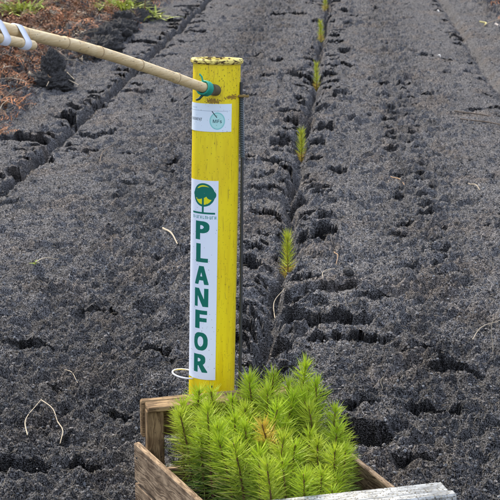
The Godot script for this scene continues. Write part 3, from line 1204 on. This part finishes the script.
# ---------------------------------------------------------------- pine seedlings
# style: 0 crate plant, 1 planted out (narrow, yellowing at the foot)
func seedling_meshes(height: float, count: int, style: int, hue: float, s: int) -> Array:
	var r := RandomNumberGenerator.new()
	r.seed = s
	var path := []
	var rad := []
	var bx := r.randf_range(-0.10, 0.10)
	var bz := r.randf_range(-0.10, 0.10)
	for i in 9:
		var t := i / 8.0
		path.append(Vector3(bx * height * t * t, height * t * 0.93, bz * height * t * t))
		rad.append(lerpf(0.0032, 0.0014, t))
	var stem := sweep(path, rad, 7)
	var vs := PackedVector3Array()
	var ns := PackedVector3Array()
	var cs := PackedColorArray()
	var idx := PackedInt32Array()
	for i in count:
		var f := float(i) / count
		var t := 0.10 + 0.88 * pow(f, 0.80)
		if style == 1:
			t = 0.04 + 0.94 * f
		var k := t * 8.0
		var i0 := mini(int(k), 7)
		var p: Vector3 = (path[i0] as Vector3).lerp(path[i0 + 1], k - i0)
		var az := i * 2.39996 + r.randf_range(-0.4, 0.4)
		var elev := lerpf(0.0, 0.7, t) + r.randf_range(-0.35, 0.35)
		var ln := r.randf_range(0.034, 0.054) * lerpf(1.0, 0.85, t)
		if t > 0.90:
			elev = r.randf_range(0.55, 1.45)
			ln = r.randf_range(0.024, 0.042)
		if style == 1:
			elev = lerpf(0.5, 1.15, t) + r.randf_range(-0.3, 0.3)
			ln = r.randf_range(0.034, 0.052)
			if t < 0.4:
				elev = r.randf_range(0.0, 0.9)
		var out := Vector3(cos(az), 0, sin(az))
		var d := (out * cos(elev) + Vector3.UP * sin(elev)).normalized()
		var d2 := (d + Vector3.UP * r.randf_range(-0.15, 0.35) + out * r.randf_range(-0.1, 0.1)).normalized()
		var side := d.cross(Vector3(r.randf_range(-1, 1), r.randf_range(-1, 1), r.randf_range(-1, 1))).normalized()
		var wd := r.randf_range(0.0007, 0.0010)
		var nn := -side.cross(d).normalized()
		var b := vs.size()
		var m := p + d * ln * 0.5
		var e := m + d2 * ln * 0.5
		vs.append_array([p - side * wd, p + side * wd, m - side * wd * 0.95, m + side * wd * 0.95, e])
		for q in 5:
			ns.append(nn)
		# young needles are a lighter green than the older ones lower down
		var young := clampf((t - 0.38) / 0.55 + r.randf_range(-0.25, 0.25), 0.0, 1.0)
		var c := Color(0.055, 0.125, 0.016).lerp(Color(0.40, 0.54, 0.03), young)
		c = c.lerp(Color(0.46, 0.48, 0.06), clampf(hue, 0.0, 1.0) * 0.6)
		if style == 1:
			c = Color(0.36, 0.46, 0.03).lerp(Color(0.50, 0.42, 0.05), r.randf() * 0.6)
			if t < 0.35:
				c = c.lerp(Color(0.55, 0.33, 0.10), r.randf())
		if hue > 1.5 and t > 0.72:
			c = Color(0.62, 0.40, 0.06).lerp(Color(0.55, 0.52, 0.08), r.randf())
		if style == 0 and t < 0.6 and r.randf() < 0.10:
			c = Color(0.42, 0.38, 0.14)
		var v := r.randf_range(0.8, 1.2)
		c = Color(c.r * v, c.g * v, c.b * v)
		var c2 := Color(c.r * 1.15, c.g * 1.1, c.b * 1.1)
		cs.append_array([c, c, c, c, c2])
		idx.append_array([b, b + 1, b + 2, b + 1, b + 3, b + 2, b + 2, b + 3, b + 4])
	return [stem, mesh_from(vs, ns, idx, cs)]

func build_crate_seedlings() -> void:
	var variants := []
	for i in 9:
		variants.append(seedling_meshes(0.235, 440, 0, [0.0, 0.15, 0.5, 0.05, 0.3, 0.7, 0.1, 0.4, 2.0][i], 200 + i))
	var plug := lathe([Vector2(0.001, 0.0), Vector2(0.016, 0.0), Vector2(0.0225, 0.09), Vector2(0.001, 0.092)], 12)
	var ab := CB - CA
	var ad := CD - CA
	var rows := 10
	var cols := 6
	var ord := ["first", "second", "third", "fourth", "fifth", "sixth", "seventh", "eighth", "ninth", "tenth"]
	var orange := Vector2i(2, 5)
	var r := RandomNumberGenerator.new()
	r.seed = 4321
	for j in rows:
		for i in cols:
			var u := lerpf(0.115, 0.885, float(i) / (cols - 1)) + r.randf_range(-0.012, 0.012)
			var v := lerpf(0.095, 0.905, float(j) / (rows - 1)) + r.randf_range(-0.008, 0.008)
			if i == 0 and j < 2:
				if j == 0:
					continue
			# the front right of the crate has been emptied
			if (i == 5 and j > 4) or (i == 4 and j > 6) or (i == 3 and j > 8):
				continue
			var vi := r.randi_range(0, 7)
			var hs := r.randf_range(0.78, 1.05) * (0.84 if (i < 3 and j < 4) else 1.0)
			if i + j > 8 and i > 1:
				hs *= 0.80
			var look := "green"
			if Vector2i(i, j) == orange:
				vi = 8
				hs = 0.98
				look = "orange-tipped"
			elif vi == 2 or vi == 5:
				look = "yellow-green"
			var where := "back row" if j == 0 else ("front row" if j == rows - 1 else "%s row from the back" % ord[j])
			var across := "leftmost" if i == 0 else ("rightmost" if i == cols - 1 else "%s from left" % ord[i])
			var p := CA + ab * u + ad * v + Vector3(0, 0.0125, 0)
			var t := thing("pine_seedling", "%s pine seedling in the crate, %s, %s" % [look, where, across], "seedling", p, "pine seedlings packed in the crate")
			part("root_plug", plug, M.plug, t)
			var st := part("stem", variants[vi][0], M.stem, t)
			var nd := part("needles", variants[vi][1], M.needle, t)
			var turn := r.randf() * TAU
			var lean := Basis(Vector3(0, 0, 1), -0.16 * (u - 0.5) + r.randf_range(-0.05, 0.05)) * Basis(Vector3(1, 0, 0), r.randf_range(-0.08, 0.08))
			var wide := r.randf_range(0.95, 1.2)
			var bs := lean * Basis(Vector3.UP, turn) * Basis.from_scale(Vector3(wide, hs, wide))
			st.transform = Transform3D(bs, Vector3(0, 0.090, 0))
			nd.transform = Transform3D(bs, Vector3(0, 0.090, 0))

func build_planted_seedlings() -> void:
	var spots := [
		[-0.213, -4.84, 0.195, "lone yellow-green pine seedling in the furrow, nearest beyond the yellow tube", 301],
		[-0.237, -6.87, 0.20, "second planted pine seedling along the furrow, lime with an orange foot", 302],
		[-0.226, -9.30, 0.22, "third planted pine seedling along the furrow, slim and yellow-green", 303],
		[-0.247, -11.30, 0.18, "fourth planted pine seedling along the furrow, small and green", 304],
		[-0.262, -13.60, 0.17, "farthest planted pine seedling, tiny at the top of the furrow", 305]]
	for s in spots:
		var m := seedling_meshes(s[2], 330, 1, 0.2, s[4])
		var t := thing("planted_seedling", s[3], "seedling", Vector3(s[0], hgt(s[0], s[1]) - 0.004, s[1]), "seedlings planted along the furrow")
		part("stem", m[0], M.stem, t)
		part("needles", m[1], M.needle, t)

# ---------------------------------------------------------------- clods, straws, litter
func lump(rx: float, ry: float, rz: float, s: int, rough: float, seg := 28, rings := 18, smooth := true) -> ArrayMesh:
	var sp := SphereMesh.new()
	sp.radial_segments = seg
	sp.rings = rings
	sp.radius = 1.0
	sp.height = 2.0
	var arr := sp.get_mesh_arrays()
	var v: PackedVector3Array = arr[Mesh.ARRAY_VERTEX]
	var n := noise(FastNoiseLite.TYPE_SIMPLEX, 1.7, 5, s)
	n.fractal_gain = 0.65
	var c := noise(FastNoiseLite.TYPE_CELLULAR, 4.0, 1, s + 3)
	c.cellular_return_type = FastNoiseLite.RETURN_DISTANCE
	for i in v.size():
		var p := v[i]
		var k := 1.0 + rough * n.get_noise_3dv(p * 0.6) + rough * 0.30 * n.get_noise_3dv(p * 3.1) + rough * 0.16 * n.get_noise_3dv(p * 9.0) - rough * 0.25 * (c.get_noise_3dv(p) + 0.6)
		v[i] = Vector3(p.x * rx, p.y * ry, p.z * rz) * k
	var st := SurfaceTool.new()
	st.begin(Mesh.PRIMITIVE_TRIANGLES)
	st.set_smooth_group(0 if smooth else -1)
	var ix: PackedInt32Array = arr[Mesh.ARRAY_INDEX]
	for i in ix:
		st.add_vertex(v[i])
	st.generate_normals()
	return st.commit()

func build_clods() -> void:
	var t := thing("soil_clod", "big dark two-lobed clod of peat at the edge of the brown litter", "clod", Vector3(-1.86, hgt(-1.86, -8.6), -8.6))
	var lo := part("lower_lump", lump(0.135, 0.085, 0.13, 11, 0.45, 110, 80), M.clod, t)
	lo.position = Vector3(0.0, 0.04, 0.0)
	var hi := part("upper_lump", lump(0.070, 0.095, 0.07, 12, 0.45, 96, 70), M.clod, t)
	hi.position = Vector3(0.0, 0.145, -0.02)
	var wd := plain(lin(0.16, 0.13, 0.105), 0.9)
	var x := -2.22
	var z := -11.2
	single("wood_chunk", lump(0.09, 0.05, 0.05, 21, 0.5, 36, 24), wd, "grey broken chunk of old wood lying on the brown litter", "wood", Vector3(x, hgt(x, z) + 0.03, z))
	single("soil_clod", lump(0.018, 0.016, 0.018, 22, 0.4), M.clod, "small round clod just above a footprint right of the furrow", "clod", Vector3(0.005, hgt(0.005, -4.63) + 0.008, -4.63))
	single("soil_clod", lump(0.10, 0.07, 0.09, 24, 0.45, 80, 60), M.clod, "dark clod at the right frame edge beside the far litter", "clod", Vector3(1.32, hgt(1.32, -11.0) + 0.02, -11.0))
	# the row of dark overturned lumps along the far left edge
	var r := RandomNumberGenerator.new()
	r.seed = 99
	for i in 9:
		var zz := -9.9 - i * 0.42
		var xx := -1.86 + 0.03 * sin(i * 2.1) - 0.012 * i
		var o := single("overturned_clod", lump(0.13 + r.randf() * 0.04, 0.10 + r.randf() * 0.03, 0.12, 30 + i, 0.5, 80, 60), M.clod, "dark overturned slab of soil edging the left litter, %s of its row" % ["nearest", "second", "third", "fourth", "fifth", "sixth", "seventh", "eighth", "farthest"][i], "clod", Vector3(xx, hgt(xx, zz) + 0.01, zz), "overturned slabs along the left litter")
		o.rotation = Vector3(r.randf_range(-0.4, 0.4), r.randf() * TAU, 0.3)

func on_ground(x: float, z: float, up := 0.0) -> Vector3:
	return Vector3(x, hgt(x, z) + up, z)

func straw(label: String, a: Vector2, b: Vector2, rad: float, mat: Material, called := "straw", lift := 0.010, curl := 0.07) -> void:
	# lying on the soil from a to b (x, z), a little bowed
	var at := on_ground(a.x, a.y)
	var path := []
	var rr := []
	var ya := hgt(a.x, a.y)
	var yb := hgt(b.x, b.y)
	var side := (b - a).orthogonal().normalized() * (b - a).length() * curl
	for i in 22:
		var f := i / 21.0
		var p := a.lerp(b, f) + side * sin(f * PI) * (0.8 + 0.2 * sin(f * 5.0))
		path.append(Vector3(p.x, maxf(lerpf(ya, yb, f) + lift * 0.6 + 0.012 * sin(f * PI), lerpf(ya, yb, f) + lift), p.y) - at)
		rr.append(rad * lerpf(1.0, 0.55, f))
	single(called, sweep(path, rr, 6), mat, label, "twig" if called == "twig" else "straw", at, "dry stems lying on the soil")

func upright(label: String, at2: Vector2, h: float, lean: Vector2, rad: float, mat: Material) -> void:
	var at := on_ground(at2.x, at2.y, -0.004)
	var path := []
	var rr := []
	for i in 6:
		var f := i / 5.0
		path.append(Vector3(lean.x * f * f, h * f, lean.y * f) + Vector3(0.004 * sin(f * 7.0), 0, 0))
		rr.append(rad * lerpf(1.0, 0.7, f))
	single("straw", sweep(path, rr, 6), mat, label, "straw", at, "dry stems standing in the soil")

func build_straws() -> void:
	straw("thick pale broken stick lying left of the tube's sticker", Vector2(-0.7155, -5.215), Vector2(-0.6307, -5.0), 0.0042, M.straw, "twig", 0.008, 0.03)
	upright("short pale straw standing close left of the yellow tube", Vector2(-0.578, -4.445), 0.045, Vector2(0.004, 0.0), 0.0016, M.straw)
	straw("pale straw beside the small yellow sprout at the left edge", Vector2(-1.09, -4.65), Vector2(-1.03, -4.755), 0.0022, M.straw)
	straw("left leg of the forked pale straw at lower left", Vector2(-0.769, -3.12), Vector2(-0.800, -3.41), 0.0016, M.straw, "straw", 0.03)
	straw("right leg of the forked pale straw at lower left", Vector2(-0.800, -3.41), Vector2(-0.722, -3.25), 0.0016, M.straw, "straw", 0.03)
	straw("bent lower end below the forked pale straw", Vector2(-0.722, -3.25), Vector2(-0.685, -3.10), 0.0016, M.straw, "straw", 0.03)
	straw("thin pale straw slanting across clods left of the foot loop", Vector2(-0.8235, -3.7276), Vector2(-0.7288, -3.551), 0.0013, M.straw)
	upright("first short straw standing right of the crate, nearer the furrow", Vector2(0.030, -3.66), 0.040, Vector2(-0.005, 0), 0.0014, M.straw)
	upright("second short straw standing right of the crate, farther right", Vector2(0.0976, -3.565), 0.042, Vector2(0.003, 0), 0.0016, M.straw)
	straw("curled pale straw right of the furrow beside a footprint", Vector2(-0.074, -4.564), Vector2(-0.042, -4.687), 0.0016, M.straw, "straw", 0.006, 0.2)
	straw("bent tan straw below the large footprint", Vector2(-0.0487, -4.905), Vector2(-0.0394, -4.75), 0.0020, M.straw_red)
	upright("pale straw standing below the small round clod", Vector2(-0.0046, -4.2915), 0.045, Vector2(0.002, 0), 0.0014, M.straw)
	straw("upper long dark twig near the right frame edge", Vector2(0.60, -8.066), Vector2(0.95, -7.75), 0.0045, M.straw_dark, "twig")
	straw("lower long dark twig near the right frame edge", Vector2(0.61, -7.74), Vector2(0.95, -7.36), 0.0045, M.straw_dark, "twig")
	straw("reddish straw lying in the right wheel track", Vector2(0.190, -6.28), Vector2(0.252, -6.11), 0.0028, M.straw_red)
	straw("short pale straw between the right track and the right cut", Vector2(0.535, -6.18), Vector2(0.575, -6.05), 0.0026, M.straw)
	upright("tall thin pale straw standing at the right frame edge", Vector2(0.4299, -3.9383), 0.12, Vector2(0.0, -0.02), 0.0012, M.straw)
	straw("long pale straw lying behind the tall one at right edge", Vector2(0.375, -3.98), Vector2(0.4736, -4.145), 0.0013, M.straw)
	straw("bright white chip of straw right of centre far away", Vector2(0.640, -10.42), Vector2(0.657, -10.40), 0.007, plain(lin(0.6, 0.58, 0.54), 0.7))
	straw("dark twig lying beyond the left track, pointing away", Vector2(-1.1702, -6.39), Vector2(-1.1927, -6.92), 0.0035, M.straw_dark, "twig", 0.008, 0.03)
	straw("long grass blade sticking out of the big clod, upper", Vector2(-1.98, -8.95), Vector2(-1.70, -8.50), 0.0035, M.straw, "straw", 0.075, 0.05)
	straw("long grass blade sticking out of the big clod, lower", Vector2(-1.95, -8.75), Vector2(-1.66, -8.42), 0.0030, M.straw, "straw", 0.06, 0.08)
	straw("pale yellow curl of straw near the far right cut", Vector2(1.10, -12.30), Vector2(1.135, -12.20), 0.008, plain(lin(0.55, 0.48, 0.2), 0.7), "straw", 0.03, 0.4)
	straw("white scrap of bark at the far right edge", Vector2(1.20, -11.95), Vector2(1.24, -11.85), 0.013, plain(lin(0.42, 0.37, 0.33), 0.8), "bark_scrap", 0.02, 0.1)
	straw("white chip lying at the top of the picture, right", Vector2(0.825, -13.80), Vector2(0.840, -13.77), 0.009, plain(lin(0.6, 0.58, 0.54), 0.7))
	straw("thin straw lying along the furrow below the nearest seedling", Vector2(-0.23, -4.30), Vector2(-0.212, -4.55), 0.0016, M.straw)
	straw("pale stalk among litter below the stick's bands, upper", Vector2(-2.55, -10.0), Vector2(-2.40, -10.9), 0.006, M.straw, "straw", 0.06)
	straw("pale stalk among litter below the stick's bands, lower", Vector2(-2.52, -10.07), Vector2(-2.0, -10.3), 0.005, M.straw, "straw", 0.06)
	straw("cream flake of wood lying in the litter left of the clod", Vector2(-2.05, -8.78), Vector2(-1.99, -8.70), 0.012, plain(lin(0.6, 0.5, 0.36), 0.7), "wood_flake", 0.03)
	# small sprout at the left
	var t := thing("small_sprout", "tiny yellow-green sprout on bare soil at the left edge", "sprout", on_ground(-1.095, -4.66))
	sprout(t, 5, 0.022, 5)

func leaf_mesh(points: Array, col: Color) -> ArrayMesh:
	# points: [base, dir, length, width] each; an arched blade of four segments
	var vs := PackedVector3Array()
	var ns := PackedVector3Array()
	var cs := PackedColorArray()
	var idx := PackedInt32Array()
	for l in points:
		var b: Vector3 = l[0]
		var d: Vector3 = l[1]
		var flat := Vector3(d.x, 0, d.z).normalized()
		var side := d.cross(Vector3.UP).normalized()
		var n0 := vs.size()
		for i in 5:
			var f := i / 4.0
			var p: Vector3 = b + d * l[2] * f + (flat * 0.25 - Vector3.UP * 0.35) * l[2] * f * f
			var w: float = l[3] * sin(PI * clampf(0.12 + 0.86 * f, 0.0, 1.0))
			vs.append_array([p - side * w, p + side * w])
			ns.append_array([d.cross(side).normalized(), d.cross(side).normalized()])
			var v: float = l[4]
			cs.append_array([Color(col.r * v, col.g * v, col.b * v), Color(col.r * v, col.g * v, col.b * v)])
		for i in 4:
			var k := n0 + i * 2
			idx.append_array([k, k + 1, k + 2, k + 1, k + 3, k + 2])
	return mesh_from(vs, ns, idx, cs)

func sprout(t: Node3D, n: int, size: float, s: int, col := Color(0.30, 0.38, 0.05), thin := 1.0) -> void:
	var r := RandomNumberGenerator.new()
	r.seed = s
	part("stem", sweep([Vector3(0, -0.01, 0), Vector3(size * 0.1, size * 0.4, 0), Vector3(size * 0.12, size * 0.75, 0.0)], [size * 0.04, size * 0.03, size * 0.02], 6), M.stem, t)
	for i in n:
		var a := i * 2.4 + r.randf()
		var el := r.randf_range(0.3, 1.1)
		var d := Vector3(cos(a) * cos(el), sin(el), sin(a) * cos(el))
		var foot := Vector3(size * 0.1, size * r.randf_range(0.15, 0.7), 0)
		if thin < 1.0:
			foot = Vector3(r.randfn(0.0, 0.35) * size, 0.0, r.randfn(0.0, 0.35) * size)
		part("leaf", leaf_mesh([[foot, d, size * r.randf_range(0.6, 1.1), size * r.randf_range(0.10, 0.18) * thin, r.randf_range(0.75, 1.25)]], col), M.leaf, t)

func build_litter() -> void:
	# dead bracken: small curled fronds thrown over the ridge, far too many to count
	var kinds := []
	for k in 4:
		var r := RandomNumberGenerator.new()
		r.seed = 600 + k
		var blades := []
		for i in 7:
			var f := i / 6.0
			for sgn in [-1.0, 1.0]:
				var d := Vector3(r.randf_range(0.2, 0.8), r.randf_range(-0.3, 0.9), sgn * r.randf_range(0.6, 1.0)).normalized()
				blades.append([Vector3(f - 0.5, 0.25 * sin(f * PI), 0.05 * sin(f * 8.0)), d, r.randf_range(0.15, 0.42) * (1.1 - 0.6 * f), 0.030, r.randf_range(0.6, 1.3)])
		blades.append([Vector3(-0.5, 0, 0), Vector3(0.95, 0.28, 0.02), 1.1, 0.018, 0.8])
		kinds.append(leaf_mesh(blades, Color.WHITE))
	var r2 := RandomNumberGenerator.new()
	r2.seed = 777
	var count := 4200
	for k in 4:
		var mm := MultiMesh.new()
		mm.transform_format = MultiMesh.TRANSFORM_3D
		mm.use_colors = true
		mm.mesh = kinds[k]
		mm.instance_count = count
		var n := 0
		var tries := 0
		while n < count and tries < 60000:
			tries += 1
			var z := -r2.randf_range(6.2, 17.0)
			var x := -1.80 - r2.randf_range(0.0, 1.0) * 3.0
			var right := r2.randf() < 0.14
			if right:
				x = r2.randf_range(1.25, 2.6)
			var edge := (x - 1.25) / 0.6 if right else (-1.80 - x) / 0.75
			if r2.randf() > clampf(edge, 0.02, 1.0):
				continue
			if n_big.get_noise_2d(x * 2.2 + 7.0, z * 2.2) < 0.0 and r2.randf() < 0.85:
				continue
			var size := r2.randf_range(0.045, 0.16)
			var bs := Basis.from_euler(Vector3(r2.randf_range(-0.7, 0.7), r2.randf() * TAU, r2.randf_range(-0.7, 0.9))).scaled(Vector3.ONE * size)
			mm.set_instance_transform(n, Transform3D(bs, on_ground(x, z, r2.randf_range(0.0, 0.07))))
			var q := r2.randf()
			var c := Color(0.28, 0.115, 0.052)
			if q < 0.4:
				c = Color(0.12, 0.066, 0.045)
			elif q < 0.52:
				c = Color(0.26, 0.16, 0.085)
			elif q < 0.58:
				c = Color(0.30, 0.25, 0.18)
			var v := r2.randf_range(0.7, 1.3)
			mm.set_instance_color(n, Color(c.r * v, c.g * v, c.b * v))
			n += 1
		mm.visible_instance_count = n
		mm.instance_count = count
		var o := MultiMeshInstance3D.new()
		o.name = numbered("dead_bracken_litter")
		o.multimesh = mm
		o.material_override = M.litter
		o.set_meta("kind", "stuff")
		tag(o, "rust-brown dead bracken litter heaped along the edges of the bare strip", "litter")
		add_child(o)
	# pale dry stems among it
	var sm := MultiMesh.new()
	sm.transform_format = MultiMesh.TRANSFORM_3D
	sm.use_colors = true
	sm.mesh = sweep([Vector3(-0.5, 0, 0), Vector3(-0.2, 0.06, 0.03), Vector3(0.15, 0.08, -0.02), Vector3(0.5, 0.02, 0.02)], [0.013, 0.014, 0.012, 0.007], 5)
	sm.instance_count = 520
	for i in 520:
		var z := -r2.randf_range(6.2, 16.5)
		var x := -1.85 - 2.8 * pow(r2.randf(), 1.3)
		if i % 7 == 0:
			x = r2.randf_range(1.2, 2.5)
		var size := r2.randf_range(0.07, 0.26)
		var bs := Basis.from_euler(Vector3(r2.randf_range(-0.4, 0.4), r2.randf() * TAU, r2.randf_range(-0.3, 0.6))).scaled(Vector3.ONE * size)
		sm.set_instance_transform(i, Transform3D(bs, on_ground(x, z, r2.randf_range(0.02, 0.08))))
		var v := r2.randf_range(0.12, 0.46)
		sm.set_instance_color(i, Color(v, v * 0.84, v * 0.64))
	var so := MultiMeshInstance3D.new()
	so.name = "dry_stems"
	so.multimesh = sm
	so.material_override = M.crumb
	so.set_meta("kind", "stuff")
	tag(so, "pale dry stems tangled in the brown litter beside the strip", "dry stems")
	add_child(so)
	# upright tufts of dead bracken one can tell apart
	var tufts := [[-1.93, -7.9, 0.16, "rust-coloured tuft of dead bracken at the left edge, below the stick"], [-2.62, -12.6, 0.22, "tall rusty bracken tuft right of the green weed"], [-2.20, -12.9, 0.20, "rusty bracken tuft below the far green weeds"], [-1.80, -7.0, 0.12, "low rusty bracken tuft lowest on the left edge"]]
	for s in tufts:
		var t := thing("dead_bracken", s[3], "dead fern", on_ground(s[0], s[1], -0.005), "tufts of dead bracken")
		for i in 9:
			var a := i * 2.4
			var fr := []
			var base := Vector3(cos(a), r2.randf_range(0.5, 1.6), sin(a)).normalized()
			for j in 9:
				var f := (j + 1) / 9.0
				for sgn in [-1.0, 1.0]:
					var sd: Vector3 = base.cross(Vector3.UP).normalized() * sgn
					fr.append([base * s[2] * f + Vector3(0, -0.3 * s[2] * f * f, 0), (sd + base * 0.5 + Vector3(0, r2.randf_range(-0.5, 0.3), 0)).normalized(), s[2] * 0.24 * (1.1 - 0.7 * f), s[2] * 0.022, r2.randf_range(0.6, 1.3)])
			fr.append([Vector3.ZERO, base, s[2] * 1.0, s[2] * 0.016, 0.8])
			part("frond", leaf_mesh(fr, [Color(0.26, 0.10, 0.035), Color(0.32, 0.15, 0.06), Color(0.17, 0.075, 0.035)][i % 3]), M.litter, t)
	# green weeds among the litter
	var weeds := [[-2.85, -11.95, 0.24, 60, "light green weed growing in the brown litter at upper left"], [-2.08, -12.7, 0.22, 70, "left of two bright green weed patches at the top edge"], [-1.88, -12.6, 0.22, 70, "right of two bright green weed patches, nearer the cut"]]
	var wi := 0
	for s in weeds:
		wi += 1
		var t := thing("green_weed", s[4], "weed", on_ground(s[0], s[1]), "green weeds in the litter")
		sprout(t, s[3] * 2, s[2], 40 + wi, Color(0.36, 0.42, 0.08), 0.28)

func build_crumbs() -> void:
	# loose crumbs of soil lying everywhere on the strip
	var r := RandomNumberGenerator.new()
	r.seed = 888
	for k in 5:
		var mm := MultiMesh.new()
		mm.transform_format = MultiMesh.TRANSFORM_3D
		mm.use_colors = true
		mm.mesh = lump(1.0, 0.7, 0.8, 700 + k, 1.3, 6, 3, false)
		var count := 13000
		mm.instance_count = count
		for i in count:
			var d := 1.0 / lerpf(1.0 / 2.5, 1.0 / 15.5, pow(r.randf(), 0.8))
			var x := r.randf_range(-0.24 * d - 0.25, 0.11 * d + 0.25)
			var size := 0.0011 + 0.0045 * pow(r.randf(), 3.5)
			size *= lerpf(1.0, 1.9, clampf((d - 3.0) / 9.0, 0.0, 1.0))
			var z := -d
			var bs := Basis.from_euler(Vector3(r.randf() * TAU, r.randf() * TAU, 0)).scaled(Vector3(size, size * r.randf_range(0.6, 1.0), size))
			var at := on_ground(x, z, size * 0.25)
			if und.length() > 0.004:
				at.y -= 0.05
			mm.set_instance_transform(i, Transform3D(bs, at))
			var v := 0.05 + 0.16 * pow(r.randf(), 1.5)
			var w := r.randf_range(-0.06, 0.10)
			mm.set_instance_color(i, Color(v * (1.0 + w), v, v * (1.03 - w)))
		var o := MultiMeshInstance3D.new()
		o.name = numbered("soil_crumbs")
		o.multimesh = mm
		o.material_override = M.crumb
		o.set_meta("kind", "stuff")
		tag(o, "loose grey crumbs of soil strewn over the bare strip", "soil crumbs")
		add_child(o)
	# fine dry fibres
	var fm := MultiMesh.new()
	fm.transform_format = MultiMesh.TRANSFORM_3D
	fm.use_colors = true
	fm.mesh = sweep([Vector3(-0.5, 0, 0), Vector3(-0.15, 0.10, 0.05), Vector3(0.2, 0.07, -0.04), Vector3(0.5, 0.0, 0.03)], [0.016, 0.02, 0.018, 0.012], 4)
	var fc := 9000
	fm.instance_count = fc
	for i in fc:
		var d := 1.0 / lerpf(1.0 / 2.5, 1.0 / 14.0, pow(r.randf(), 0.8))
		var x := r.randf_range(-0.24 * d - 0.25, 0.11 * d + 0.25)
		var size := 0.008 + 0.030 * pow(r.randf(), 2.5)
		var bs := Basis.from_euler(Vector3(r.randf_range(-0.3, 0.3), r.randf() * TAU, r.randf_range(-0.35, 0.35))).scaled(Vector3.ONE * size)
		fm.set_instance_transform(i, Transform3D(bs, on_ground(x, -d, 0.001)))
		var v := r.randf_range(0.10, 0.28)
		fm.set_instance_color(i, Color(v, v * 0.88, v * 0.70))
	var fo := MultiMeshInstance3D.new()
	fo.name = "dry_fibres"
	fo.multimesh = fm
	fo.material_override = M.crumb
	fo.set_meta("kind", "stuff")
	tag(fo, "fine dry grass fibres scattered over the grey soil", "fibres")
	add_child(fo)
